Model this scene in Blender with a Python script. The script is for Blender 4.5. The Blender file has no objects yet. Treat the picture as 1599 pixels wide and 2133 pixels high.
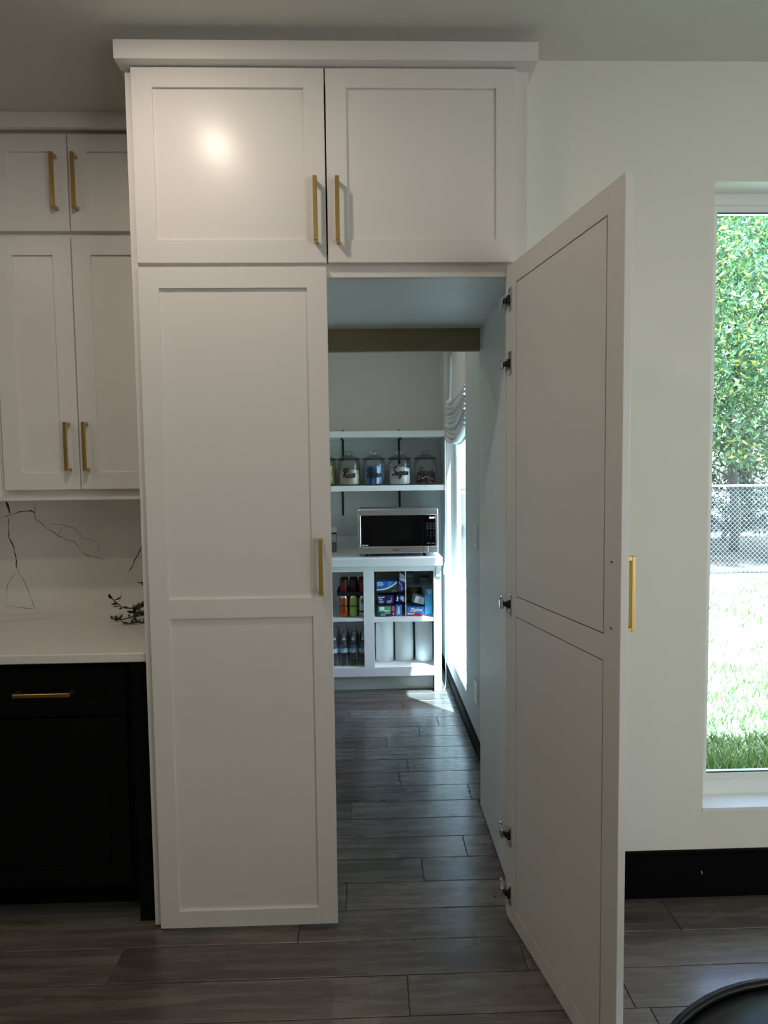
import bpy, bmesh, math, random
from mathutils import Vector, Matrix

random.seed(7)
PI = math.pi
SC = bpy.context.scene
COL = SC.collection

# ------------------------------------------------------------------ camera
CX, CY, CZ = 0.12503, -1.93623, 1.54367
PITCH, YAW, ROLL, FPX = 0.0573392, 0.0250521, -0.0123172, 1202.954
f = Vector((math.sin(YAW)*math.cos(PITCH), math.cos(YAW)*math.cos(PITCH), -math.sin(PITCH)))
r = Vector((math.cos(YAW), -math.sin(YAW), 0))
u = r.cross(f)
r2 = math.cos(ROLL)*r + math.sin(ROLL)*u
u2 = -math.sin(ROLL)*r + math.cos(ROLL)*u
cam = bpy.data.cameras.new('camera')
cam.sensor_fit = 'HORIZONTAL'; cam.sensor_width = 36.0
cam.lens = 36.0*FPX/1599.0
cam.clip_start = 0.02; cam.clip_end = 200
camo = bpy.data.objects.new('camera', cam); COL.objects.link(camo)
M = Matrix((r2, u2, -f)).transposed().to_4x4(); M.translation = (CX, CY, CZ)
camo.matrix_world = M
SC.camera = camo

# ------------------------------------------------------------------ sky, sun, exposure
W = bpy.data.worlds.new('sky'); SC.world = W; W.use_nodes = True
wn = W.node_tree.nodes; wn.clear()
sky = wn.new('ShaderNodeTexSky'); sky.sky_type = 'NISHITA'; sky.sun_disc = False
sky.sun_elevation = math.radians(71); sky.sun_rotation = math.radians(140); sky.dust_density = 2.0
bg = wn.new('ShaderNodeBackground'); bg.inputs[1].default_value = 1.3
wo = wn.new('ShaderNodeOutputWorld')
W.node_tree.links.new(sky.outputs[0], bg.inputs[0]); W.node_tree.links.new(bg.outputs[0], wo.inputs[0])
SUN_DIR = Vector((-0.22, 0.23, -1.0))
sun = bpy.data.lights.new('sun', 'SUN'); sun.energy = 46.0; sun.angle = math.radians(0.55); sun.color = (0.52, 0.80, 1.0)
suno = bpy.data.objects.new('sun', sun); COL.objects.link(suno)
suno.rotation_euler = SUN_DIR.to_track_quat('-Z', 'Y').to_euler(); suno.location = (3, -3, 9)

def daylight_fill(name, loc, direction, sx, sy, watts, color):
    """added area light standing in for daylight, set before a solid wall"""
    l = bpy.data.lights.new(name, 'AREA'); l.shape = 'RECTANGLE'; l.size = sx; l.size_y = sy
    l.energy = watts; l.color = color
    o = bpy.data.objects.new(name, l); COL.objects.link(o); o.location = loc
    o.rotation_euler = Vector(direction).to_track_quat('-Z', 'Z').to_euler()
    return o
LAMP_W, LAMP_COL = 2.8, (1.0, 0.87, 0.73)
daylight_fill('rear_daylight_fill', (2.6, -3.55, 1.2), (0, 1, 0.0), 1.4, 2.1, 16.0, (0.97, 0.98, 0.97))  # added fill from behind the viewer; the rear wall is closed
daylight_fill('side_daylight_fill', (3.35, -2.0, 1.5), (-1, 0, 0.0), 1.2, 1.7, 4.5, (0.82, 0.93, 1.0))  # added cool fill from the right; the side wall is closed
vs = SC.view_settings
vs.view_transform = 'Standard'; vs.look = 'None'; vs.gamma = 1.0; vs.use_curve_mapping = False; vs.exposure = 0.7
SC.cycles.use_denoising = True
SC.cycles.max_bounces = 10; SC.cycles.diffuse_bounces = 6; SC.cycles.transparent_max_bounces = 24
SC.cycles.caustics_reflective = False; SC.cycles.caustics_refractive = False
SC.cycles.sample_clamp_indirect = 6.0

# ------------------------------------------------------------------ materials
MATS = {}
def mat(name, col, rough=0.5, metal=0.0, spec=0.5, bump=0.0, bscale=200.0, var=0.0, vscale=6.0, coat=0.0, stretch=None, emit=None, estr=0.0):
    if name in MATS: return MATS[name]
    m = bpy.data.materials.new(name); m.use_nodes = True
    nt = m.node_tree; p = nt.nodes['Principled BSDF']
    p.inputs['Base Color'].default_value = (*col, 1); p.inputs['Roughness'].default_value = rough
    p.inputs['Metallic'].default_value = metal; p.inputs['Specular IOR Level'].default_value = spec
    if coat: p.inputs['Coat Weight'].default_value = coat; p.inputs['Coat Roughness'].default_value = 0.15
    if emit: p.inputs['Emission Color'].default_value = (*emit, 1); p.inputs['Emission Strength'].default_value = estr
    if bump or var:
        tc = nt.nodes.new('ShaderNodeTexCoord'); mp = nt.nodes.new('ShaderNodeMapping')
        nt.links.new(tc.outputs['Object'], mp.inputs[0])
        if stretch: mp.inputs['Scale'].default_value = stretch
    if bump:
        n = nt.nodes.new('ShaderNodeTexNoise'); n.inputs['Scale'].default_value = bscale; n.inputs['Detail'].default_value = 3
        b = nt.nodes.new('ShaderNodeBump'); b.inputs['Strength'].default_value = bump; b.inputs['Distance'].default_value = 0.002
        nt.links.new(mp.outputs[0], n.inputs['Vector']); nt.links.new(n.outputs[0], b.inputs['Height'])
        nt.links.new(b.outputs[0], p.inputs['Normal'])
    if var:
        n = nt.nodes.new('ShaderNodeTexNoise'); n.inputs['Scale'].default_value = vscale; n.inputs['Detail'].default_value = 4
        cr = nt.nodes.new('ShaderNodeValToRGB')
        cr.color_ramp.elements[0].position = 0.3; cr.color_ramp.elements[1].position = 0.7
        cr.color_ramp.elements[0].color = (*[c*(1-var) for c in col], 1); cr.color_ramp.elements[1].color = (*[min(1, c*(1+var)) for c in col], 1)
        nt.links.new(mp.outputs[0], n.inputs['Vector']); nt.links.new(n.outputs[0], cr.inputs[0]); nt.links.new(cr.outputs[0], p.inputs['Base Color'])
    MATS[name] = m
    return m

def glass_mat(name, tint, refl=1.0, rough=0.02):
    if name in MATS: return MATS[name]
    m = bpy.data.materials.new(name); m.use_nodes = True; nt = m.node_tree; nt.nodes.clear()
    t = nt.nodes.new('ShaderNodeBsdfTransparent'); t.inputs[0].default_value = (*tint, 1)
    g = nt.nodes.new('ShaderNodeBsdfGlossy'); g.inputs['Roughness'].default_value = rough
    fr = nt.nodes.new('ShaderNodeFresnel'); fr.inputs[0].default_value = 1.45
    mu = nt.nodes.new('ShaderNodeMath'); mu.operation = 'MULTIPLY'; mu.inputs[1].default_value = refl
    mx = nt.nodes.new('ShaderNodeMixShader'); o = nt.nodes.new('ShaderNodeOutputMaterial')
    nt.links.new(fr.outputs[0], mu.inputs[0]); nt.links.new(mu.outputs[0], mx.inputs[0])
    nt.links.new(t.outputs[0], mx.inputs[1]); nt.links.new(g.outputs[0], mx.inputs[2]); nt.links.new(mx.outputs[0], o.inputs[0])
    MATS[name] = m
    return m

def plank_mat():
    m = bpy.data.materials.new('grey_plank_tile'); m.use_nodes = True; nt = m.node_tree; p = nt.nodes['Principled BSDF']
    L = nt.links.new; N = nt.nodes.new
    tc = N('ShaderNodeTexCoord'); oi = N('ShaderNodeObjectInfo')
    mp = N('ShaderNodeMapping'); mp.inputs['Scale'].default_value = (1.1, 14.0, 1.0)
    cmb = N('ShaderNodeCombineXYZ'); mul = N('ShaderNodeMath'); mul.operation = 'MULTIPLY'; mul.inputs[1].default_value = 37.0
    L(oi.outputs['Random'], mul.inputs[0]); L(mul.outputs[0], cmb.inputs[0]); L(mul.outputs[0], cmb.inputs[1])
    L(tc.outputs['Object'], mp.inputs[0]); L(cmb.outputs[0], mp.inputs['Location'])
    n = N('ShaderNodeTexNoise'); n.inputs['Scale'].default_value = 2.2; n.inputs['Detail'].default_value = 6; n.inputs['Roughness'].default_value = 0.62; n.inputs['Distortion'].default_value = 0.6
    L(mp.outputs[0], n.inputs['Vector'])
    cr = N('ShaderNodeValToRGB'); e = cr.color_ramp.elements
    e[0].position = 0.28; e[0].color = (0.070, 0.058, 0.048, 1); e[1].position = 0.72; e[1].color = (0.205, 0.178, 0.150, 1)
    x = cr.color_ramp.elements.new(0.48); x.color = (0.128, 0.111, 0.095, 1)
    L(n.outputs[0], cr.inputs[0])
    hs = N('ShaderNodeHueSaturation'); mr = N('ShaderNodeMapRange'); mr.inputs[3].default_value = 0.66; mr.inputs[4].default_value = 1.08
    L(oi.outputs['Random'], mr.inputs[0]); L(mr.outputs[0], hs.inputs['Value']); L(cr.outputs[0], hs.inputs['Color'])
    L(hs.outputs[0], p.inputs['Base Color'])
    p.inputs['Specular IOR Level'].default_value = 0.9; p.inputs['Coat Weight'].default_value = 0.35; p.inputs['Coat Roughness'].default_value = 0.16
    rr = N('ShaderNodeMapRange'); rr.inputs[3].default_value = 0.20; rr.inputs[4].default_value = 0.34
    L(n.outputs[0], rr.inputs[0]); L(rr.outputs[0], p.inputs['Roughness'])
    b = N('ShaderNodeBump'); b.inputs['Strength'].default_value = 0.25; b.inputs['Distance'].default_value = 0.001
    L(n.outputs[0], b.inputs['Height']); L(b.outputs[0], p.inputs['Normal'])
    return m

def leaf_mat(name, dark, mid, light):
    m = bpy.data.materials.new(name); m.use_nodes = True; nt = m.node_tree; nt.nodes.clear()
    L = nt.links.new; N = nt.nodes.new
    g = N('ShaderNodeNewGeometry'); cr = N('ShaderNodeValToRGB'); e = cr.color_ramp.elements
    e[0].position = 0.1; e[0].color = (*dark, 1); e[1].position = 0.97; e[1].color = (*light, 1)
    x = e.new(0.76); x.color = (*mid, 1)
    L(g.outputs['Random Per Island'], cr.inputs[0])
    d = N('ShaderNodeBsdfDiffuse'); t = N('ShaderNodeBsdfTranslucent'); gl = N('ShaderNodeBsdfGlossy'); gl.inputs['Roughness'].default_value = 0.35
    L(cr.outputs[0], d.inputs[0]); L(cr.outputs[0], t.inputs[0])
    mx = N('ShaderNodeMixShader'); mx.inputs[0].default_value = 0.4; L(d.outputs[0], mx.inputs[1]); L(t.outputs[0], mx.inputs[2])
    m2 = N('ShaderNodeMixShader'); m2.inputs[0].default_value = 0.06; L(mx.outputs[0], m2.inputs[1]); L(gl.outputs[0], m2.inputs[2])
    o = N('ShaderNodeOutputMaterial'); L(m2.outputs[0], o.inputs[0])
    return m

CAB = mat('cabinet_paint', (0.765, 0.73, 0.705), 0.28, spec=0.25, bump=0.02, bscale=350)
WALL = mat('wall_paint', (0.79, 0.772, 0.705), 0.75, spec=0.3, bump=0.12, bscale=160)
PWALL = mat('pantry_wall_paint', (0.66, 0.67, 0.66), 0.6, spec=0.35, bump=0.12, bscale=160)
CEIL = mat('ceiling_paint', (0.68, 0.67, 0.615), 0.85, spec=0.2, bump=0.12, bscale=130)
WHITE = mat('white_trim_paint', (0.82, 0.83, 0.83), 0.4, spec=0.45)
VINYL = mat('white_vinyl', (0.82, 0.83, 0.81), 0.35)
BLACK = mat('black_paint', (0.0035, 0.0035, 0.004), 0.5, spec=0.12)
BASEB = mat('dark_baseboard_paint', (0.0022, 0.0024, 0.0024), 0.5, spec=0.06)
BRASS = mat('brushed_brass', (0.60, 0.40, 0.14), 0.32, metal=1.0, bump=0.05, bscale=400)
CHROME = mat('nickel_plated_steel', (0.72, 0.72, 0.70), 0.22, metal=1.0)
DARKM = mat('dark_metal', (0.03, 0.03, 0.03), 0.4, metal=0.6)
QUARTZ = mat('white_quartz', (0.74, 0.72, 0.68), 0.16, spec=0.5, var=0.03, vscale=120)
VEIN = mat('grey_quartz_vein', (0.20, 0.185, 0.165), 0.2)
VEIN2 = mat('dark_quartz_vein', (0.05, 0.047, 0.042), 0.2)
WOOD = mat('raw_plywood', (0.26, 0.215, 0.12), 0.7, var=0.12, vscale=3, stretch=(1, 8, 8))
GROUT = mat('grey_grout', (0.07, 0.066, 0.06), 0.9)
PLANK = plank_mat()
STEEL = mat('brushed_steel', (0.60, 0.60, 0.60), 0.28, metal=1.0, bump=0.08, bscale=60, stretch=(1, 40, 40))
BGLASS = mat('black_glass', (0.002, 0.002, 0.0025), 0.08, spec=0.2)
BPLAST = mat('black_plastic', (0.014, 0.014, 0.015), 0.4)
DISPLAY = mat('lit_display_digits', (0.8, 0.85, 1.0), 0.5, emit=(0.72, 0.8, 1.0), estr=3.0)
KEYS = mat('grey_key_print', (0.085, 0.092, 0.10), 0.5)
WPRINT = mat('white_print', (0.85, 0.87, 0.88), 0.5)
GLASS = glass_mat('clear_window_glass', (0.97, 0.99, 0.985), 0.5)
JGLASS = glass_mat('clear_jar_glass', (0.975, 0.988, 0.988), 0.75, 0.06)
PET = glass_mat('clear_bottle_plastic', (0.975, 0.988, 0.993), 0.8, 0.12)
CLOTH = mat('white_linen', (0.85, 0.86, 0.87), 0.9, spec=0.2, bump=0.2, bscale=500)
CORD = mat('white_cord', (0.80, 0.81, 0.80), 0.7)
LEATHER = mat('black_leather', (0.005, 0.0055, 0.007), 0.30, spec=0.28, bump=0.18, bscale=220)
PAPER = mat('white_paper', (0.84, 0.84, 0.82), 0.95, spec=0.1, bump=0.25, bscale=180)
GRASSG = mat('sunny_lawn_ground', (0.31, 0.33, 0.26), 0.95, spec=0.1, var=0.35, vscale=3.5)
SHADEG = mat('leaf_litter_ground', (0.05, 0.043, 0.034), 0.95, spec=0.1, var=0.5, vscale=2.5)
GALV = mat('galvanised_steel', (0.20, 0.21, 0.215), 0.6)
WIRE = mat('galvanised_wire', (0.13, 0.138, 0.14), 0.7)
BARK = mat('tree_bark', (0.035, 0.029, 0.023), 0.9, bump=0.6, bscale=30, var=0.3, vscale=12, stretch=(1, 1, 0.2))
SIDING = mat('exterior_wall_paint', (0.55, 0.55, 0.52), 0.8)
LEAF1 = leaf_mat('bright_leaf', (0.028, 0.085, 0.034), (0.12, 0.24, 0.085), (0.42, 0.42, 0.07))
LEAF2 = leaf_mat('deep_leaf', (0.018, 0.052, 0.026), (0.055, 0.12, 0.048), (0.14, 0.21, 0.065))
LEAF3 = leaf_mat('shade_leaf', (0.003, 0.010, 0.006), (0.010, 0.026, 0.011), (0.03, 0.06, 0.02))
BLADE = leaf_mat('grass_blade', (0.05, 0.11, 0.02), (0.12, 0.21, 0.04), (0.26, 0.34, 0.09))
IVY = mat('dark_green_leaf', (0.022, 0.036, 0.014), 0.45, var=0.4, vscale=30)
STEM = mat('brown_stem', (0.05, 0.035, 0.02), 0.7)
GROOVE_SHADE = mat('groove_shade', (0.035, 0.028, 0.024), 0.9)  # shade of the narrow panel groove, put into the lip colour
def flat(name, col, rough=0.45): return mat(name, col, rough)

# ------------------------------------------------------------------ mesh builder
def q(v): return Vector(v)
class MB:
    def __init__(s): s.v = []; s.f = []; s.mi = []; s.sm = []
    def add(s, vs_, fs, mi=0, smooth=False, T=None):
        b = len(s.v)
        s.v += [tuple(T @ Vector(p)) if T is not None else tuple(p) for p in vs_]
        s.f += [tuple(i+b for i in f_) for f_ in fs]; s.mi += [mi]*len(fs); s.sm += [smooth]*len(fs)
        return s
    def box(s, x0, x1, y0, y1, z0, z1, bev=0.0, mi=0, T=None):
        if bev <= 0:
            vs_ = [(x0,y0,z0),(x1,y0,z0),(x1,y1,z0),(x0,y1,z0),(x0,y0,z1),(x1,y0,z1),(x1,y1,z1),(x0,y1,z1)]
            fs = [(0,3,2,1),(4,5,6,7),(0,1,5,4),(1,2,6,5),(2,3,7,6),(3,0,4,7)]
            return s.add(vs_, fs, mi, False, T)
        b = min(bev, (x1-x0)/2.01, (y1-y0)/2.01, (z1-z0)/2.01)
        vs_ = []; idx = {}
        for ix, X in enumerate((x0, x1)):
            for iy, Y in enumerate((y0, y1)):
                for iz, Z in enumerate((z0, z1)):
                    sx, sy, sz = (1-2*ix)*b, (1-2*iy)*b, (1-2*iz)*b
                    for a, p in enumerate(((X, Y+sy, Z+sz), (X+sx, Y, Z+sz), (X+sx, Y+sy, Z))):
                        idx[ix, iy, iz, a] = len(vs_); vs_.append(p)
        I = lambda *k: idx[k]
        fs = []
        for k in (0, 1):
            fs.append([I(k,0,0,0), I(k,1,0,0), I(k,1,1,0), I(k,0,1,0)])
            fs.append([I(0,k,0,1), I(1,k,0,1), I(1,k,1,1), I(0,k,1,1)])
            fs.append([I(0,0,k,2), I(1,0,k,2), I(1,1,k,2), I(0,1,k,2)])
        for i in (0, 1):
            for j in (0, 1):
                fs.append([I(i,j,0,0), I(i,j,1,0), I(i,j,1,1), I(i,j,0,1)])
                fs.append([I(i,0,j,0), I(i,1,j,0), I(i,1,j,2), I(i,0,j,2)])
                fs.append([I(0,i,j,1), I(1,i,j,1), I(1,i,j,2), I(0,i,j,2)])
                for k in (0, 1): fs.append([I(i,j,k,0), I(i,j,k,1), I(i,j,k,2)])
        c = Vector(((x0+x1)/2, (y0+y1)/2, (z0+z1)/2)); out = []
        for f_ in fs:
            P = [Vector(vs_[i]) for i in f_]; n = (P[1]-P[0]).cross(P[2]-P[0]); m = sum(P, Vector())/len(P)
            out.append(tuple(f_) if n.dot(m-c) > 0 else tuple(reversed(f_)))
        return s.add(vs_, out, mi, False, T)
    def lathe(s, prof, n=24, mi=0, smooth=True, T=None, close=False):
        vs_ = []; fs = []; k = len(prof)
        for i in range(n):
            a = 2*PI*i/n; c, d = math.cos(a), math.sin(a)
            vs_ += [(p[0]*c, p[0]*d, p[1]) for p in prof]
        for i in range(n):
            j = (i+1) % n
            for m in range(k-1): fs.append((i*k+m, j*k+m, j*k+m+1, i*k+m+1))
        if prof[0][0] > 1e-6 and close: fs.append(tuple(i*k for i in reversed(range(n))))
        if prof[-1][0] > 1e-6 and close: fs.append(tuple(i*k+k-1 for i in range(n)))
        return s.add(vs_, fs, mi, smooth, T)
    def cyl(s, p, r0, h, n=20, mi=0, axis='Z', r1=None, smooth=True):
        r1 = r0 if r1 is None else r1
        R = {'Z': Matrix.Identity(4), 'Y': Matrix.Rotation(-PI/2, 4, 'X'), 'X': Matrix.Rotation(PI/2, 4, 'Y')}[axis]
        T = Matrix.Translation(p) @ R
        s.lathe([(r0, 0), (r1, h)], n, mi, smooth, T)
        for z, rr, fl in ((0, r0, True), (h, r1, False)):
            vs_ = [(rr*math.cos(2*PI*i/n), rr*math.sin(2*PI*i/n), z) for i in range(n)]
            s.add(vs_, [tuple(reversed(range(n))) if fl else tuple(range(n))], mi, False, T)
        return s
    def tube(s, pts, rad, n=8, mi=0, smooth=True, taper=None):
        pts = [Vector(p) for p in pts]; vs_ = []; fs = []
        up = Vector((0, 0, 1)); prev = None
        for i, p in enumerate(pts):
            t = (pts[min(i+1, len(pts)-1)]-pts[max(i-1, 0)]).normalized()
            a = prev if prev is not None else (up if abs(t.dot(up)) < 0.9 else Vector((1, 0, 0)))
            b1 = (a - t*a.dot(t)).normalized(); b2 = t.cross(b1); prev = b1
            rr = rad*(taper[i] if taper else 1)
            vs_ += [tuple(p + rr*(math.cos(2*PI*k/n)*b1 + math.sin(2*PI*k/n)*b2)) for k in range(n)]
        for i in range(len(pts)-1):
            for k in range(n):
                l = (k+1) % n; fs.append((i*n+k, i*n+l, (i+1)*n+l, (i+1)*n+k))
        fs.append(tuple(reversed(range(n)))); fs.append(tuple((len(pts)-1)*n+k for k in range(n)))
        return s.add(vs_, fs, mi, smooth)
    def mesh(s, name, mats):
        me = bpy.data.meshes.new(name); me.from_pydata(s.v, [], s.f)
        for m in (mats if isinstance(mats, (list, tuple)) else [mats]): me.materials.append(m)
        me.polygons.foreach_set('material_index', s.mi); me.polygons.foreach_set('use_smooth', s.sm); me.update()
        return me
    def build(s, name, mats, parent=None, off=None):
        if parent is not None and off is None: off = ORG.get(parent.name, (0, 0, 0))
        if off is not None and any(off): s.v = [(a-off[0], b-off[1], c-off[2]) for a, b, c in s.v]
        o = bpy.data.objects.new(name, s.mesh(name, mats)); COL.objects.link(o)
        if parent is not None: o.parent = parent; ORG[o.name] = off
        return o
ORG = {}   # world origin of each unrotated parent, so its parts can be written in world coordinates
def tag(o, label=None, cat=None, group=None, kind=None):
    if label: o['label'] = label
    if cat: o['category'] = cat
    if group: o['group'] = group
    if kind: o['kind'] = kind
    return o
def thing(name, label, cat, loc=(0, 0, 0), group=None, local=False):
    o = bpy.data.objects.new(name, None); COL.objects.link(o); o.location = loc; o.empty_display_size = 0.1
    if not local: ORG[o.name] = tuple(loc)
    return tag(o, label, cat, group)
def B(*a, **k): return MB().box(*a, **k)
def struct(name, mb, m, label=None):
    o = mb.build(name, m); return tag(o, label, None, None, 'structure')
def dup(o, parent=None):
    c = o.copy(); COL.objects.link(c)
    if parent is not None: c.parent = parent
    for ch in list(o.children): dup(ch, c)
    return c
def text_mesh(name, s_, size, m, parent, loc, rot=(PI/2, 0, 0), shear=0.0, bold=0.0, ext=0.0004, align='CENTER', wrap_r=None, off=None):
    cu = bpy.data.curves.new(name, 'FONT'); cu.body = s_; cu.size = size; cu.shear = shear; cu.offset = bold; cu.extrude = ext
    cu.align_x = align; cu.align_y = 'CENTER'; cu.resolution_u = 3
    t = bpy.data.objects.new(name, cu); COL.objects.link(t)
    dg = bpy.context.evaluated_depsgraph_get(); me = bpy.data.meshes.new_from_object(t.evaluated_get(dg))
    bpy.data.objects.remove(t); bpy.data.curves.remove(cu)
    if off is None and parent is not None: off = ORG.get(parent.name, (0, 0, 0))
    off = off or (0, 0, 0)
    from mathutils import Euler
    R = Euler(rot).to_matrix()
    for v in me.vertices:
        c = v.co.copy()
        if wrap_r:   # wrap print round a cylinder of radius wrap_r whose axis is at loc
            a = c.x/wrap_r; rr = wrap_r + c.z
            v.co = Vector((rr*math.sin(a), -rr*math.cos(a), c.y)) + Vector(loc) - Vector(off)
        else:
            v.co = R @ c + Vector(loc) - Vector(off)
    me.materials.clear(); me.materials.append(m)
    o = bpy.data.objects.new(name, me); COL.objects.link(o)
    if parent is not None: o.parent = parent
    return o

# ------------------------------------------------------------------ room shell
CEILZ = 2.945
YW = 0.08           # kitchen wall with the window
XP = 0.715          # pantry wall with the window
YB = 2.82           # pantry far wall
fl = struct('floor', MB().box(-5.2, 3.6, -3.8, 0.235, -0.12, -0.0035).box(-5.2, 0.657, 0.235, 0.85, -0.12, -0.0035).box(-1.45, 0.79, 0.85, 2.95, -0.12, -0.0035).box(0.657, 0.79, 0.235, 0.85, -0.12, -0.0035), GROUT, 'grey wood-look plank tile floor')
struct('ceiling', B(-5.2, 3.6, -3.8, 1.0, CEILZ, CEILZ+0.12), CEIL, 'flat off-white ceiling')
struct('ceiling_pantry', B(-1.45, 1.03, 1.0, 3.1, CEILZ, CEILZ+0.12), CEIL)
# kitchen window wall (opening 1.326..2.35 x 0.328..2.55)
WX0, WX1, WZ0, WZ1 = 1.326, 2.36, 0.328, 2.55
w = MB()
w.box(0.657, WX0, YW, 0.235, 0, CEILZ).box(WX1, 3.6, YW, 0.235, 0, CEILZ).box(WX0, WX1, YW, 0.235, 0, WZ0).box(WX0, WX1, YW, 0.235, WZ1, CEILZ)
struct('wall_right', w, WALL, 'off-white kitchen wall with the tall window')
struct('wall_left', B(-5.2, -0.640, 0.725, 0.85, 0, CEILZ), WALL)
struct('wall_side', B(3.4, 3.6, -3.8, YW, 0, CEILZ), WALL)
struct('wall_far_left', B(-5.2, -5.05, -3.8, 0.725, 0, CEILZ), WALL)
struct('wall_rear', B(-5.05, 3.4, -3.8, -3.6, 0, CEILZ), WALL)
# pantry shell
PY0, PY1, PZ0, PZ1 = 1.59, 2.48, 0.215, 2.52
w = MB()
w.box(XP, 0.824, 0.235, PY0, 0, CEILZ).box(XP, 0.824, PY1, 2.97, 0, CEILZ).box(XP, 0.824, PY0, PY1, 0, PZ0).box(XP, 0.824, PY0, PY1, PZ1, CEILZ)
w.box(0.657, XP, 0.235, 0.70, 0, CEILZ)
struct('wall_pantry_right', w, PWALL, 'pale pantry wall with window, switch and outlet')
struct('wall_pantry_back', B(-1.4, XP, YB, 2.97, 0, CEILZ), PWALL, 'pale wall behind the pantry shelves')
struct('wall_pantry_left', B(-1.45, -1.3, 0.85, 2.97, 0, CEILZ), PWALL)
struct('wall_pantry_front', B(-0.640, XP, 0.7025, 0.722, 2.118, CEILZ), PWALL)
# baseboards
bb = MB(); bb.box(0.657, 3.4, YW-0.014, YW, 0.0, 0.160).box(0.657, 3.4, YW-0.010, YW, 0.160, 0.172)
struct('baseboard_right', bb, BASEB, 'black baseboard under the kitchen window')
struct('baseboard_pantry', MB().box(XP-0.012, XP, 0.705, YB, 0, 0.078).box(XP-0.008, XP, 0.705, YB, 0.078, 0.088), BASEB, 'dark baseboard along the pantry wall')
o = MB().tube([(1.318, YW-0.0142, 0.099), (1.3205, YW-0.0142, 0.094), (1.322, YW-0.0142, 0.087)], 0.0012, 6).build('paint_chip', WHITE)
tag(o, 'tiny white paint chip on the black baseboard', 'paint chip')

# ------------------------------------------------------------------ floor planks (each one a part of the floor)
PITCHY, Y00 = 0.1385, -0.0845
def run(yc):
    if yc < 0.05: return (-2.3, 2.6)
    if yc < 0.72: return (-0.615, 0.628)
    return (-1.28, 0.700)
known = {-1: [-0.706, 0.604], -2: [0.222, 0.878, -1.09], 0: [-0.136, 1.167], 1: [0.02, -0.62, 1.32], 2: [0.316], 3: [0.507], 5: [0.022], 6: [-0.45, 0.60], 7: [0.262], 9: [0.02, -0.9], 11: [0.41], 13: [-0.02], 14: [0.33], -3: [-0.40, 0.92], -4: [0.05, 1.34]}
plank_cache = {}
for k in range(-9, 17):
    y0, y1 = Y00+k*PITCHY, Y00+(k+1)*PITCHY
    X0, X1 = run((y0+y1)/2)
    if k >= 0 and (y0+y1)/2 < 0.05: X0, X1 = -2.3, 2.6
    xs = list(known.get(k, [random.uniform(-1.2, 0)]))
    a = min(xs)
    while a > X0: a -= 1.31; xs.append(a)
    a = max(xs)
    while a < X1: a += 1.31; xs.append(a)
    xs = sorted(xs)
    for xa, xb in zip(xs, xs[1:]):
        xa, xb = max(xa, X0), min(xb, X1)
        if xb-xa < 0.03: continue
        key = round(xb-xa, 3)
        if key not in plank_cache:
            h, d = key/2-0.0013, PITCHY/2-0.0013
            plank_cache[key] = MB().box(-h, h, -d, d, -0.012, 0.0, 0.0012).mesh('plank', PLANK)
        o = bpy.data.objects.new('plank', plank_cache[key]); COL.objects.link(o); o.parent = fl
        o.location = ((xa+xb)/2, (y0+y1)/2, random.uniform(-0.0007, 0.0))

# ------------------------------------------------------------------ doors, handles, hinges
def pull(parent, name, x, z0, z1, yface, vertical=True, off=(0, 0, 0), m=None, proj=0.036):
    """square bar pull in the door's own frame, standing off the face at yface (towards -y)"""
    t = 0.0065; mb = MB()
    if vertical:
        mb.box(x-t, x+t, yface-proj, yface-proj+0.010, z0, z1, 0.0012)
        for z in (z0+0.0055, z1-0.0055): mb.box(x-t+0.0006, x+t-0.0006, yface-proj+0.009, yface, z-0.0055, z+0.0055, 0.0008)
    else:
        zc = z0
        mb.box(x, z1, yface-proj, yface-proj+0.010, zc-t, zc+t, 0.0012)
        for xx in (x+0.0055, z1-0.0055): mb.box(xx-0.0055, xx+0.0055, yface-proj+0.009, yface, zc-t+0.0006, zc+t-0.0006, 0.0008)
    return mb.build(name, m or BRASS, parent, off)
def shaker(parent, name, x0, x1, z0, z1, yf, th, stile, top, bot, mids=(), m=None, off=None, groove=True, loc=None):
    """five-piece shaker door: frame is the part, recessed panels are its sub-parts. yf = outer face (towards -y)"""
    m = m or CAB; yb = yf+th; mb = MB(); e = 0.0012
    mb.box(x0, x0+stile, yf, yb, z0, z1, e).box(x1-stile, x1, yf, yb, z0, z1, e)
    rails = [(z0, z0+bot)] + list(mids) + [(z1-top, z1)]
    for a, b in rails: mb.box(x0+stile-0.001, x1-stile+0.001, yf, yb, a, b, 0.0006)
    holes = [(rails[i][1], rails[i+1][0]) for i in range(len(rails)-1)]
    g = 0.0035
    for a, b in holes:   # rabbet lip that the panel sits against, coloured dark as groove shade
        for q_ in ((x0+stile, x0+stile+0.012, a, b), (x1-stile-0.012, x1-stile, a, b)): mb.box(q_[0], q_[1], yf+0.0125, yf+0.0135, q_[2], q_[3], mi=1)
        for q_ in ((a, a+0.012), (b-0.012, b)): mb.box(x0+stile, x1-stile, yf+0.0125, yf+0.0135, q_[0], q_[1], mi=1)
    d = mb.build(name, [m, GROOVE_SHADE], parent, off)
    o2 = off if off is not None else ORG.get(d.name)
    for a, b in holes:
        p = MB().box(x0+stile-0.001, x1-stile+0.001, yf+0.008, yf+0.0125, a-0.001, b+0.001)
        p.box(x0+stile+g, x1-stile-g, yf+0.0125, yb-0.0005, a+g, b-g, 0.0006)
        p.build('panel', m, d, o2)
    return d

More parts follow.
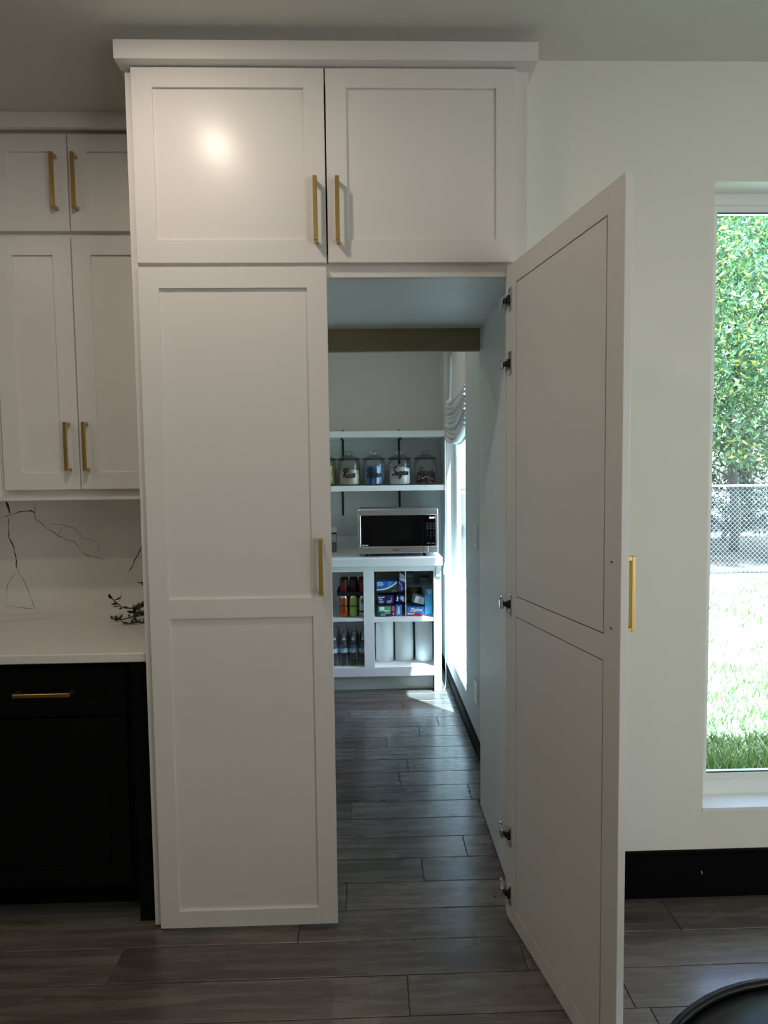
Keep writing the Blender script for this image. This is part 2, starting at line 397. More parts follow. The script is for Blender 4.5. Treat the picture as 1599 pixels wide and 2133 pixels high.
# ------------------------------------------------------------------ tall pantry cabinet (the hidden doorway)
tc = thing('tall_cabinet', 'tall white shaker cabinet hiding the pantry doorway, one door standing open', 'cabinet', (0, 0.35, 0))
fr = MB()
fr.box(-0.636, -0.585, 0, 0.02, 0.010, 2.872, 0.001).box(0.588, 0.657, 0, 0.02, 0.010, 2.872, 0.001)
fr.box(-0.586, 0.589, 0, 0.02, 2.204, 2.275, 0.001).box(-0.586, 0.589, 0, 0.02, 2.815, 2.872, 0.001)
fr.build('face_frame', CAB, tc)
B(-0.636, -0.616, 0.02, 0.70, 0.0, 2.9).build('side_panel', CAB, tc)
B(0.630, 0.6565, 0.02, 0.70, 0.0, 2.9).build('side_panel', WHITE, tc)
B(-0.616, 0.630, 0.02, 0.70, 2.212, 2.230).build('soffit_panel', WHITE, tc)
B(-0.616, 0.630, 0.68, 0.702, 2.113, 2.212).build('header_board', WOOD, tc)
cr = MB()
cr.box(-0.648, 0.676, -0.052, 0.0, 2.853, 2.910, 0.001).box(-0.648, -0.636, 0.0, 0.355, 2.853, 2.910).box(0.657, 0.676, 0.0, 0.08, 2.853, 2.910)
cr.box(-0.636, 0.657, 0.0, 0.02, 2.872, CEILZ)
cr.build('crown_moulding', CAB, tc)
ST = 0.0655
d = shaker(tc, 'upper_door', -0.6096, -0.0025, 2.2445, 2.8485, -0.021, 0.020, ST, 0.060, 0.072)
pull(d, 'handle', -0.0335, 2.302, 2.501, -0.021, off=ORG[tc.name])
d = shaker(tc, 'upper_door', 0.0025, 0.6140, 2.2445, 2.8485, -0.021, 0.020, ST, 0.060, 0.072)
pull(d, 'handle', 0.0365, 2.302, 2.501, -0.021, off=ORG[tc.name])
LZ0, LZ1 = 0.012, 2.232
d = shaker(tc, 'closed_door', -0.6096, -0.0035, LZ0, LZ1, -0.021, 0.020, ST, 0.067, 0.060, [(1.0865, 1.1515)])
pull(d, 'handle', -0.0375, 1.163, 1.349, -0.021, off=ORG[tc.name])
# the open door, hinged on the right, built round its hinge line and swung out past a right angle
WD = 0.607
d = shaker(tc, 'open_door', -WD, 0.0, LZ0, LZ1, -0.021, 0.021, ST, 0.067, 0.060, [(1.0865, 1.1515)], off=(0, 0, 0))
d.location = (0.5865, -0.008-0.35, 0); d.rotation_euler = (0, 0, PI/2+0.2127)
pull(d, 'handle', -WD+0.034, 1.163, 1.349, -0.021, off=(0, 0, 0), proj=0.040)
for z in (1.175, 1.337):
    s_ = MB().cyl((-WD+0.034, 0.0, z), 0.0045, 0.0018, 12, axis='Y'); s_.cyl((-WD+0.034, 0.0018, z), 0.0022, 0.0005, 8, axis='Y', mi=1)
    s_.build('screw', [CHROME, DARKM], d, (0, 0, 0))
hm = None
for z in (2.122, 1.917, 1.118, 0.314, 0.105):
    if hm is None:
        h = MB()
        h.box(-0.034, -0.014, 0.0, 0.0030, -0.038, 0.038, 0.0014)                    # plate screwed to the door back
        h.cyl((-0.023, 0.0022, -0.028), 0.0042, 0.0014, 10, axis='Y').cyl((-0.023, 0.0022, 0.028), 0.0042, 0.0014, 10, axis='Y')
        h.box(-0.029, -0.017, 0.002, 0.010, -0.013, 0.013, 0.002, mi=1)             # hinge cup and knuckle
        h.box(-0.019, -0.004, 0.005, 0.015, -0.009, 0.007, 0.002, mi=1)
        T = Matrix.Translation((0.010, 0.013, -0.003)) @ Matrix.Rotation(-0.35, 4, 'Z')
        h.box(-0.016, 0.034, -0.006, 0.008, -0.0165, 0.0165, 0.005, mi=0, T=T)       # arm
        h.box(0.026, 0.040, 0.001, 0.010, -0.020, 0.020, 0.003, mi=0)               # frame clip
        hm = h.mesh('hinge', [CHROME, DARKM])
    o = bpy.data.objects.new('hinge', hm); COL.objects.link(o); o.parent = d; o.location = (0, 0, z)

# ------------------------------------------------------------------ kitchen cabinets on the left
YU = 0.42
def cabinet_box(name, label, x0, x1, y0, y1, z0, z1, m, loc):
    t = thing(name, label, 'cabinet', loc)
    B(x0, x1, y0+0.02, y1, z0, z1).build('body', m, t)
    return t
t = cabinet_box('wall_cabinet', 'white shaker wall cabinet with two tall doors above the quartz counter', -1.345, -0.640, YU, 0.725, 1.474, 2.508, CAB, (-1.0, 0.57, 1.474))
B(-1.345, -0.640, YU, YU+0.02, 1.474, 2.508).build('face_frame', CAB, t)
for i, (a, b, hx) in enumerate(((-1.323, -1.0265, -1.061), (-1.0215, -0.725, -0.990))):
    d = shaker(t, 'door', a, b, 1.5165, 2.498, YU-0.021, 0.020, 0.070, 0.068, 0.068)
    pull(d, 'handle', hx, 1.590, 1.781, YU-0.021, off=ORG[t.name])
t = cabinet_box('stacked_cabinet', 'small white shaker wall cabinet stacked above the taller one, by the ceiling', -1.345, -0.640, YU, 0.725, 2.5085, 2.900, CAB, (-1.0, 0.57, 2.51))
B(-1.345, -0.640, YU, YU+0.02, 2.5085, 2.900).build('face_frame', CAB, t)
for a, b, hx in ((-1.323, -1.0255, -1.069), (-1.0205, -0.725, -0.990)):
    d = shaker(t, 'door', a, b, 2.521, 2.886, YU-0.021, 0.020, 0.070, 0.066, 0.078)
    pull(d, 'handle', hx, 2.598, 2.803, YU-0.021, off=ORG[t.name])
# the neighbour that just enters the frame at the left edge
t = cabinet_box('wall_cabinet', 'white shaker wall cabinet cut off by the left edge of the view', -2.05, -1.347, YU, 0.725, 1.474, 2.900, CAB, (-1.7, 0.57, 1.474))
B(-2.05, -1.347, YU, YU+0.02, 1.474, 2.900).build('face_frame', CAB, t)
for a, b in ((-2.03, -1.70), (-1.695, -1.367)):
    shaker(t, 'door', a, b, 1.5165, 2.498, YU-0.021, 0.020, 0.070, 0.068, 0.068)
    shaker(t, 'door', a, b, 2.521, 2.886, YU-0.021, 0.020, 0.070, 0.066, 0.078)
tag(MB().box(-2.05, -0.640, 0.360, 0.378, 2.888, CEILZ, 0.001).box(-2.05, -0.640, 0.378, 0.44, 2.900, CEILZ).build('trim_1', CAB), 'white crown moulding over the wall cabinets', None, None, 'structure')
# base cabinet, worktop, backsplash
YF = 0.055
t = thing('base_cabinet', 'black base cabinet with a brass drawer pull under the white worktop', 'cabinet', (-1.0, 0.4, 0))
B(-1.29, -0.700, YF+0.04, 0.725, 0.108, 0.929).build('body', BLACK, t)
B(-1.29, -0.700, YF+0.02, YF+0.04, 0.108, 0.929).build('face_frame', BLACK, t)
B(-1.29, -0.700, 0.133, 0.150, 0.0, 0.108).build('toe_kick', BLACK, t)
B(-0.700, -0.640, 0.034, 0.055, 0.0, 0.929).build('filler', BLACK, t)
d = shaker(t, 'drawer', -1.262, -0.735, 0.737, 0.905, YF, 0.020, 0.055, 0.045, 0.045, m=BLACK)
pull(d, 'handle', -1.097, 0.8215, -0.905, YF, vertical=False, off=ORG[t.name], proj=0.040)
shaker(t, 'door', -1.262, -0.735, 0.122, 0.724, YF, 0.020, 0.066, 0.066, 0.066, m=BLACK)
t = thing('base_cabinet', 'black base cabinet cut off by the left edge of the view', 'cabinet', (-1.7, 0.4, 0))
B(-2.05, -1.292, YF+0.04, 0.725, 0.108, 0.929).build('body', BLACK, t)
B(-2.05, -1.292, YF+0.02, YF+0.04, 0.108, 0.929).build('face_frame', BLACK, t)
B(-2.05, -1.292, 0.133, 0.150, 0.0, 0.108).build('toe_kick', BLACK, t)
shaker(t, 'door', -2.03, -1.31, 0.122, 0.905, YF, 0.020, 0.066, 0.066, 0.066, m=BLACK)
o = B(-2.05, -0.640, 0.020, 0.725, 0.930, 0.962, 0.003).build('worktop', QUARTZ); tag(o, 'white quartz kitchen worktop over the black base cabinets', 'worktop')
bs = B(-2.05, -0.640, 0.705, 0.7245, 0.962, 1.474).build('backsplash', QUARTZ); tag(bs, 'white quartz backsplash slab with grey veins below the wall cabinets', 'backsplash')
def vein(pts, w0, m, seed, wob=0.006):
    rnd = random.Random(seed); P = []
    for (a, b), (c, d_) in zip(pts, pts[1:]):
        n = max(2, int(math.hypot(c-a, d_-b)/0.016))
        for i in range(n):
            s_ = i/n; P.append((a+(c-a)*s_+rnd.uniform(-wob, wob)*0.5, b+(d_-b)*s_+rnd.uniform(-wob, wob)*0.5))
    P.append(pts[-1]); mb = MB(); vs_ = []; fs = []
    for i, (x, z) in enumerate(P):
        x0, z0 = P[max(i-1, 0)]; x1, z1 = P[min(i+1, len(P)-1)]
        l = math.hypot(x1-x0, z1-z0) or 1; nx, nz = -(z1-z0)/l, (x1-x0)/l
        ww = w0*rnd.uniform(0.35, 1.3)*(0.3 if i in (0, len(P)-1) else 1)
        vs_ += [(x-nx*ww, 0.7046, z-nz*ww), (x+nx*ww, 0.7046, z+nz*ww)]
        if i: fs.append((2*i-2, 2*i-1, 2*i+1, 2*i))
    mb.add(vs_, fs); mb.build('vein', m, bs, (0, 0, 0))
vein([(-1.514, 1.474), (-1.504, 1.45), (-1.495, 1.407)], 0.0055, VEIN2, 1, 0.003)
vein([(-1.525, 1.391), (-1.495, 1.402), (-1.436, 1.42), (-1.400, 1.417), (-1.385, 1.408)], 0.0026, VEIN2, 2)
vein([(-1.378, 1.453), (-1.385, 1.41), (-1.381, 1.382), (-1.336, 1.34), (-1.283, 1.305), (-1.247, 1.288), (-1.216, 1.274), (-1.168, 1.217), (-1.101, 1.20), (-1.06, 1.185)], 0.0015, VEIN, 3)
vein([(-1.32, 1.362), (-1.267, 1.353), (-1.209, 1.341), (-1.175, 1.287), (-1.134, 1.282), (-1.105, 1.267), (-1.109, 1.216)], 0.0010, VEIN, 4)
vein([(-1.267, 1.353), (-1.283, 1.305)], 0.0010, VEIN, 5)
vein([(-1.501, 1.390), (-1.503, 1.297), (-1.485, 1.255), (-1.474, 1.157)], 0.0024, VEIN2, 6)
vein([(-1.474, 1.157), (-1.52, 1.084), (-1.531, 1.004), (-1.542, 0.963)], 0.0012, VEIN, 7)
vein([(-1.474, 1.157), (-1.43, 1.063), (-1.407, 0.985), (-1.399, 0.963)], 0.0014, VEIN, 8)
vein([(-1.530, 0.988), (-1.407, 0.972)], 0.0012, VEIN, 9)
vein([(-0.90, 1.27), (-0.923, 1.232), (-0.946, 1.186), (-0.975, 1.135)], 0.0022, VEIN2, 10)
vein([(-1.010, 1.065), (-1.022, 0.986)], 0.0010, VEIN, 11)
mb = MB()   # a vein that runs across the worktop
P = [(-1.75, 0.44), (-1.60, 0.468), (-1.50, 0.485), (-1.43, 0.507), (-1.36, 0.528), (-1.29, 0.556), (-1.24, 0.572)]; vs_ = []
for x, y in P: vs_ += [(x, y-0.0022, 0.9623), (x, y+0.0022, 0.9623)]
mb.add(vs_, [(2*i, 2*i+2, 2*i+3, 2*i+1) for i in range(len(P)-1)]); mb.build('vein', VEIN, bpy.data.objects['worktop'], (0, 0, 0))

# trailing plant on the worktop, against the tall cabinet
def leaf(mb, p, d_, l, w_, nrm, mi=0):
    d_ = Vector(d_).normalized(); n = Vector(nrm); s_ = d_.cross(n).normalized()*w_/2; n = s_.cross(d_).normalized()*w_*0.18; p = Vector(p)
    mb.add([p, p+d_*l*0.3+s_*0.85-n, p+d_*l*0.65+s_*0.8-n, p+d_*l, p+d_*l*0.65-s_*0.8-n, p+d_*l*0.3-s_*0.85-n, p+d_*l*0.5], [(0, 1, 6), (1, 2, 6), (2, 3, 6), (3, 4, 6), (4, 5, 6), (5, 0, 6)], mi, True)
rnd = random.Random(5)
pl = thing('trailing_greenery', 'dark green trailing leaf sprigs on the white worktop against the tall cabinet', 'plant', (-0.78, 0.50, 0.962))
stems = [[(-0.74, 0.50, 0.985), (-0.80, 0.49, 0.99), (-0.87, 0.47, 0.980), (-0.915, 0.47, 0.971), (-0.95, 0.46, 0.977)],
         [(-0.74, 0.52, 1.00), (-0.81, 0.53, 1.02), (-0.88, 0.53, 1.002), (-0.935, 0.53, 1.008), (-0.985, 0.54, 1.050)],
         [(-0.73, 0.55, 0.99), (-0.78, 0.54, 1.05), (-0.82, 0.54, 1.09), (-0.86, 0.55, 1.115)],
         [(-0.73, 0.45, 0.978), (-0.80, 0.42, 0.972), (-0.87, 0.41, 0.968)],
         [(-0.73, 0.48, 1.03), (-0.80, 0.48, 1.045), (-0.86, 0.48, 1.015)],
         [(-0.73, 0.50, 0.98), (-0.81, 0.50, 1.00), (-0.88, 0.50, 0.99)]]
for st in stems:
    MB().tube(st, 0.0022, 5).build('stem', STEM, pl)
big = []
for st in stems:
    for i in range(len(st)-1):
        for j in range(13 if i < 2 else 6):
            s_ = rnd.random(); p = Vector(st[i]).lerp(Vector(st[i+1]), s_)
            big.append(p)
for p in big:
    mb = MB(); a = rnd.uniform(0, 2*PI); dz = rnd.uniform(-0.15, 0.9)
    d_ = Vector((math.cos(a)-0.35, math.sin(a)*0.6, dz)); l = rnd.uniform(0.018, 0.038)
    if p.z + d_.normalized().z*l < 0.968: d_.z = abs(d_.z)
    leaf(mb, p, d_, l, l*rnd.uniform(0.35, 0.6), (rnd.uniform(-1, 1), rnd.uniform(-1, 0.2), 1)); mb.build('leaf', IVY, pl)

# ------------------------------------------------------------------ kitchen window
def slab_window(name, x0, x1, z0, z1, y0, y1, label):
    t = tag(bpy.data.objects.new(name, None), label, None, None, 'structure'); COL.objects.link(t)
    e = 0.0
    B(x0, x1, y0, y1, z1-0.037, z1).build('frame', VINYL, t, (0, 0, 0))
    B(x0, x1, y0, y1, z0, z0+0.055).build('frame', VINYL, t, (0, 0, 0))
    B(x0, x0+0.05, y0, y1, z0+0.055, z1-0.037).build('frame', VINYL, t, (0, 0, 0))
    B(x1-0.05, x1, y0, y1, z0+0.055, z1-0.037).build('frame', VINYL, t, (0, 0, 0))
    sy0, sy1 = y0+0.010, y1-0.008
    a, b, c, d_ = x0+0.050, x1-0.050, z0+0.055, z1-0.037
    mb = MB()
    mb.box(a, b, sy0, sy1, d_-0.022, d_).box(a, b, sy0, sy1, c, c+0.022).box(a, a+0.02, sy0, sy1, c+0.022, d_-0.022).box(b-0.02, b, sy0, sy1, c+0.022, d_-0.022)
    mb.build('sash', VINYL, t, (0, 0, 0))
    mb = MB(); g = 0.004
    mb.box(a, b, sy0+0.004, sy0+0.006, c+0.022, c+0.026).box(a, b, sy0+0.004, sy0+0.006, d_-0.026, d_-0.022)
    mb.build('gasket', BPLAST, t, (0, 0, 0))
    B(a+0.02, b-0.02, (sy0+sy1)/2-0.002, (sy0+sy1)/2+0.002, c+0.022, d_-0.022).build('pane', GLASS, t, (0, 0, 0))
    return t
slab_window('window_1', WX0, WX1, WZ0, WZ1, 0.168, 0.215, 'tall white vinyl kitchen window looking onto the yard')
struct('trim_2', B(WX0-0.0, WX1, YW-0.004, 0.168, WZ0-0.012, WZ0+0.001), WHITE, 'white sill under the kitchen window')

# ------------------------------------------------------------------ pantry window, shade, switch, outlet
t = tag(bpy.data.objects.new('window_2', None), 'tall white pantry window in the side wall', None, None, 'structure'); COL.objects.link(t)
xa, xb = 0.782, 0.814
for q_ in ((xa, xb, PY0, PY0+0.022, PZ0+0.03, PZ1-0.03), (xa, xb, PY1-0.022, PY1, PZ0+0.03, PZ1-0.03), (xa, xb, PY0, PY1, PZ0, PZ0+0.03), (xa, xb, PY0, PY1, PZ1-0.03, PZ1)):
    B(*q_).build('frame', VINYL, t, (0, 0, 0))
mb = MB()
mb.box(xa+0.008, xb-0.006, PY0+0.022, PY0+0.042, PZ0+0.03, PZ1-0.03).box(xa+0.008, xb-0.006, PY1-0.042, PY1-0.022, PZ0+0.03, PZ1-0.03).box(xa+0.008, xb-0.006, PY0+0.042, PY1-0.042, PZ0+0.03, PZ0+0.05).box(xa+0.008, xb-0.006, PY0+0.042, PY1-0.042, PZ1-0.05, PZ1-0.03)
mb.build('sash', VINYL, t, (0, 0, 0))
B((xa+xb)/2-0.002, (xa+xb)/2+0.002, PY0+0.042, PY1-0.042, PZ0+0.05, PZ1-0.05).build('pane', GLASS, t, (0, 0, 0))
struct('trim_3', B(XP-0.003, xa, PY0, PY1, PZ0-0.012, PZ0+0.001), WHITE, 'white sill under the pantry window')

rs = thing('roman_shade', 'white fabric roman shade gathered in sagging folds inside the pantry window', 'shade', (0.745, 2.035, 2.5))
yc, hw = (PY0+PY1)/2, (PY1-PY0)/2-0.012
prof = [(0.764, 2.50, 0), (0.762, 2.30, 0), (0.756, 2.14, 0.2)]
for i in range(9):
    z = 2.130-i*0.030; k = 0.3+0.7*i/8; o_ = 0.006*(i % 3)
    prof += [(0.742-o_, z, k), (0.716-o_, z-0.016, k), (0.714-o_, z-0.024, k), (0.724, z-0.030, k), (0.766, z-0.026, k)]
prof += [(0.752, 1.862, 1.0), (0.760, 1.854, 1.0)]
NS = 22; vs_ = []; fs = []
for j in range(NS+1):
    s_ = -1+2*j/NS; y = yc+hw*s_
    for (x, z, k) in prof: vs_.append((x, y, z-0.078*k*(1-s_*s_)-0.012*k*s_))
n = len(prof)
for j in range(NS):
    for i in range(n-1): fs.append((j*n+i, j*n+i+1, (j+1)*n+i+1, (j+1)*n+i))
mb = MB().add(vs_, fs, 0, True); o = mb.build('fabric', CLOTH, rs)
sm = o.modifiers.new('thickness', 'SOLIDIFY'); sm.thickness = 0.0025
B(0.730, 0.766, yc-hw, yc+hw, 2.495, 2.518).build('headrail', WHITE, rs)
MB().tube([(0.704, PY1-0.035, 2.49), (0.703, PY1-0.035, 1.7), (0.702, PY1-0.032, 0.90)], 0.0035, 6).build('lift_cord', CORD, rs)
MB().lathe([(0.0, 0.0), (0.013, 0.004), (0.015, 0.04), (0.009, 0.085), (0.004, 0.10), (0.0, 0.10)], 12, T=Matrix.Translation((0.700, PY1-0.032, 0.80))).build('cord_tassel', VINYL, rs)
MB().tube([(0.700, PY1-0.032, 0.80), (0.699, PY1-0.03, 0.45), (0.694, PY1-0.06, 0.15), (0.685, PY1-0.15, 0.04), (0.665, PY1-0.26, 0.012), (0.640, PY1-0.345, 0.006)], 0.0028, 6).build('hanging_cord', CORD, rs)

def wall_plate(name, label, cat, yc, zc, kind):
    t = thing(name, label, cat, (XP, yc, zc))
    B(XP-0.006, XP, yc-0.052, yc+0.052, zc-0.065, zc+0.065, 0.003).build('cover_plate', WHITE, t)
    if kind == 'switch':
        B(XP-0.010, XP-0.006, yc-0.017, yc+0.017, zc-0.034, zc+0.034, 0.002).build('rocker', VINYL, t)
    else:
        for dz in (-0.021, 0.021):
            r_ = B(XP-0.008, XP-0.006, yc-0.017, yc+0.017, zc+dz-0.015, zc+dz+0.015, 0.001).build('receptacle', VINYL, t)
            MB().box(XP-0.0084, XP-0.008, yc-0.008, yc-0.006, zc+dz-0.002, zc+dz+0.007).box(XP-0.0084, XP-0.008, yc+0.006, yc+0.008, zc+dz-0.002, zc+dz+0.007).build('slot', BPLAST, r_)
wall_plate('light_switch', 'white rocker light switch on the pantry wall before the window', 'switch', 1.245, 1.217, 'switch')
wall_plate('wall_outlet', 'white power outlet low on the pantry wall before the window', 'outlet', 1.25, 0.335, 'outlet')

# ------------------------------------------------------------------ pantry cabinet and shelves
FY = 2.16
pc = thing('pantry_cabinet', 'open white pantry cabinet with shelves, holding bottles, cans and boxes', 'cabinet', (-0.1, 2.45, 0))
ff = MB()
LXS = -0.98
ff.box(0.577, 0.632, FY, FY+0.02, 0.0, 0.919, 0.001).box(0.074, 0.149, FY, FY+0.02, 0.185, 0.883, 0.001)
ff.box(LXS, LXS+0.05, FY, FY+0.02, 0.119, 0.919).box(-0.50, -0.43, FY, FY+0.02, 0.185, 0.883)
ff.box(LXS+0.05, 0.577, FY, FY+0.02, 0.882, 0.919, 0.001).box(LXS+0.05, 0.577, FY, FY+0.02, 0.119, 0.186, 0.001)
ff.build('face_frame', WHITE, pc)
B(0.595, 0.632, FY-0.006, FY, 0.842, 0.905).build('corner_block', WHITE, pc)
B(0.612, 0.632, FY+0.02, YB-0.001, 0.0, 0.919).build('side_panel', WHITE, pc)
B(LXS, LXS+0.02, FY+0.02, YB-0.001, 0.0, 0.919).build('side_panel', WHITE, pc)
B(0.104, 0.119, FY+0.02, YB-0.02, 0.185, 0.919).build('divider', WHITE, pc)
B(LXS+0.02, 0.612, FY+0.02, YB-0.02, 0.170, 0.185).build('bottom_board', WHITE, pc)
B(LXS+0.02, 0.612, YB-0.02, YB-0.004, 0.0, 0.919).build('back_panel', WHITE, pc)
B(0.120, 0.611, FY+0.004, YB-0.02, 0.516, 0.541).build('shelf', WHITE, pc)
B(LXS+0.02, 0.103, FY+0.004, YB-0.02, 0.524, 0.545).build('shelf', WHITE, pc)
B(0.385, 0.611, 2.50, YB-0.02, 0.702, 0.714).build('inner_shelf', WHITE, pc)
B(LXS+0.02, 0.577, 2.232, 2.248, 0.0, 0.119).build('toe_kick', WHITE, pc)
o = B(LXS-0.02, 0.641, 2.138, YB-0.002, 0.920, 0.982, 0.004).build('countertop', WHITE); tag(o, 'thick white countertop of the pantry cabinet under the microwave', 'countertop')
struct('trim_4', B(LXS-0.02, 0.641, YB-0.018, YB-0.0005, 0.982, 1.075), WHITE, 'low white backsplash strip behind the microwave')
o = B(-1.28, 0.712, 2.50, YB-0.001, 1.863, 1.909, 0.001).build('wall_shelf', WHITE); tag(o, 'upper white wall shelf in the pantry, left empty', 'shelf', 'pantry wall shelves')
o = B(-1.28, 0.712, 2.50, YB-0.001, 1.451, 1.493, 0.001).build('wall_shelf', WHITE); tag(o, 'lower white wall shelf in the pantry, carrying the glass jars', 'shelf', 'pantry wall shelves')
def bracket(x, zs, up, down, label):
    t = thing('shelf_bracket', label, 'bracket', (x, YB, zs), 'black shelf brackets')
    MB().box(x-0.008, x+0.008, YB-0.006, YB, zs-0.046-down, zs-0.046).build('wall_strap', DARKM, t)
    MB().box(x-0.008, x+0.008, 2.56, YB-0.006, zs-0.0515, zs-0.046).build('shelf_arm', DARKM, t)
    if up: MB().box(x-0.006, x+0.006, YB-0.014, YB-0.001, zs, zs+0.034).cyl((x, YB-0.014, zs+0.028), 0.007, 0.013, 10, axis='Y').build('top_hook', DARKM, t)
bracket(-0.085, 1.909, True, 0.17, 'black metal bracket under the upper pantry shelf, behind the rice jar')
bracket(0.374, 1.909, True, 0.20, 'black metal bracket under the upper pantry shelf, behind the sugar jar')
bracket(-0.093, 1.497, False, 0.205, 'black metal bracket under the lower pantry shelf, left of the microwave')
bracket(0.374, 1.497, False, 0.19, 'black metal bracket under the lower pantry shelf, above the microwave')

# ------------------------------------------------------------------ glass jars with script lettering
INK = flat('black_vinyl_lettering', (0.01, 0.01, 0.012), 0.5)
INK2 = flat('dark_maroon_lettering', (0.05, 0.008, 0.012), 0.5)
RICE = mat('white_rice', (0.66, 0.62, 0.50), 0.9, bump=0.6, bscale=500, var=0.12, vscale=250)
SUGAR = mat('white_sugar', (0.86, 0.86, 0.86), 0.9, bump=0.3, bscale=600)
PASTA = mat('dry_pasta', (0.40, 0.33, 0.12), 0.8, bump=0.5, bscale=90, var=0.4, vscale=60)
STROKES = {  # handwriting as polylines, x-height 1
 'R': [[(.15,.1),(.25,1.0),(.38,1.9)],[(-.1,1.45),(.0,1.9),(.45,2.1),(.9,1.95),(.95,1.55),(.6,1.15),(.3,1.0)],[(.45,1.05),(.65,.5),(.95,.05),(1.15,.15)]],
 'i': [[(.0,.35),(.18,.85),(.15,.2),(.3,.05),(.5,.35)],[(.26,1.25),(.29,1.32)]],
 'c': [[(.62,.75),(.4,.9),(.1,.6),(.12,.2),(.35,.05),(.7,.35)]],
 'e': [[(.0,.35),(.35,.5),(.55,.75),(.4,.95),(.15,.75),(.1,.3),(.3,.05),(.7,.3)]],
 'B': [[(.15,.05),(.25,1.0),(.4,1.95)],[(-.15,1.4),(.0,1.95),(.5,2.1),(.9,1.85),(.8,1.35),(.35,1.1),(.85,1.0),(1.0,.5),(.7,.05),(.2,.0),(-.1,.3)]],
 'a': [[(.6,.8),(.35,.95),(.08,.6),(.1,.15),(.35,.1),(.58,.5),(.66,.9),(.58,.3),(.7,.05),(.9,.35)]],
 'r': [[(.0,.35),(.2,.95),(.25,.75),(.5,.85),(.45,.4),(.5,.1),(.75,.35)]],
 's': [[(.0,.3),(.3,.95),(.45,.6),(.5,.25),(.3,.02),(.05,.1)],[(.42,.1),(.7,.3)]],
 'S': [[(.95,1.75),(.75,2.05),(.4,1.95),(.3,1.5),(.6,1.15),(.85,.75),(.7,.2),(.3,.0),(.0,.25)]],
 'u': [[(.0,.4),(.15,.9),(.12,.3),(.3,.05),(.55,.4),(.65,.9),(.6,.3),(.72,.05),(.9,.35)]],
 'g': [[(.6,.8),(.35,.95),(.08,.6),(.1,.2),(.35,.12),(.58,.5),(.66,.9),(.6,.0),(.4,-.8),(.1,-.75),(.2,-.35),(.9,.3)]],
 'w': [[(.0,.5),(.15,.9),(.15,.2),(.3,.05),(.5,.5),(.55,.85),(.5,.25),(.65,.05),(.9,.5),(.95,.85),(1.05,.7),(1.2,.75)]],
 't': [[(.0,.4),(.3,1.5),(.2,.4),(.3,.05),(.55,.3)],[(.05,1.1),(.5,1.15)]]}
ADV = {'R': 1.15, 'i': .5, 'c': .7, 'e': .68, 'B': 1.15, 'a': .9, 'r': .75, 's': .65, 'S': 1.05, 'u': .88, 'g': .9, 'w': 1.2, 't': .52}
def smooth(pts, n=4):
    out = []
    for i in range(len(pts)-1):
        p0, p1, p2, p3 = pts[max(i-1, 0)], pts[i], pts[i+1], pts[min(i+2, len(pts)-1)]
        for k in range(n):
            t_ = k/n
            out.append(tuple(0.5*((2*p1[a])+(-p0[a]+p2[a])*t_+(2*p0[a]-5*p1[a]+4*p2[a]-p3[a])*t_**2+(-p0[a]+3*p1[a]-3*p2[a]+p3[a])*t_**3) for a in (0, 1)))
    return out+[pts[-1]]
def script_word(word, parent, xh, rad, zc, m, tube_r):
    wtot = sum(ADV[c] for c in word); x = -wtot/2; mb = MB()
    for c in word:
        for st in STROKES[c]:
            P = []
            for (a, b) in smooth(st):
                X = (x+a+0.22*b)*xh; Z = zc+b*xh; an = X/rad
                P.append((rad*math.sin(an), -rad*math.cos(an), Z))
            mb.tube(P, tube_r, 5)
        x += ADV[c]
    return mb.build('lettering', m, parent, (0, 0, 0))
JARRING = flat('grey_rubber', (0.06, 0.065, 0.065), 0.6)
JR = 0.092
def jar_base(name, label, x, y, group='glass jars on the lower pantry shelf'):
    t = thing(name, label, 'jar', (x, y, 1.493), group, local=True)
    body = [(0.0, 0.003), (0.074, 0.003), (0.085, 0.009), (0.0885, 0.024), (0.0885, 0.172), (0.086, 0.186), (0.080, 0.194), (0.080, 0.199), (0.085, 0.204)]
    MB().lathe(body, 32).build('jar_body', JGLASS, t, (0, 0, 0))
    ld = MB().lathe([(0.0, 0.206), (0.094, 0.206), (0.0945, 0.211), (0.088, 0.214), (0.055, 0.226), (0.034, 0.238), (0.022, 0.241)], 32).build('lid', JGLASS, t, (0, 0, 0))
    MB().lathe([(0.084, 0.2042), (0.0925, 0.2042), (0.0930, 0.2085), (0.0925, 0.2088)], 32).build('gasket', JARRING, t, (0, 0, 0))
    MB().lathe([(0.020, 0.239), (0.021, 0.244), (0.028, 0.252), (0.029, 0.264), (0.024, 0.270), (0.0, 0.271)], 20).build('knob', JGLASS, ld, (0, 0, 0))
    return t
def fill(t, h, m, dome=0.0, r_=0.083):
    MB().lathe([(0.0, 0.006), (r_-0.012, 0.007), (r_, 0.02), (r_, h-0.006), (r_-0.01, h), (r_*0.5, h+dome*0.7), (0.0, h+dome)], 28).build('contents', m, t, (0, 0, 0))
j = jar_base('glass_jar', 'glass jar of dry pasta cut off by the closed door, leftmost on the lower shelf', -0.222, 2.66); fill(j, 0.155, PASTA)
MB().box(-0.03, 0.045, -0.091, -0.088, 0.07, 0.11).build('paper_band', flat('olive_band', (0.25, 0.26, 0.06)), j, (0, 0, 0))
j = jar_base('glass_jar', 'glass jar of white rice lettered Rice in black script', -0.032, 2.65); fill(j, 0.125, RICE, 0.004)
script_word('Rice', j, 0.034, 0.0905, 0.062, INK, 0.0046)
j = jar_base('glass_jar', 'glass jar of blue wrapped bars lettered Bars in black script', 0.164, 2.65)
BARB = flat('blue_foil_wrapper', (0.045, 0.16, 0.42), 0.3); BARL = flat('light_blue_foil_wrapper', (0.25, 0.42, 0.66), 0.3)
rnd = random.Random(3)
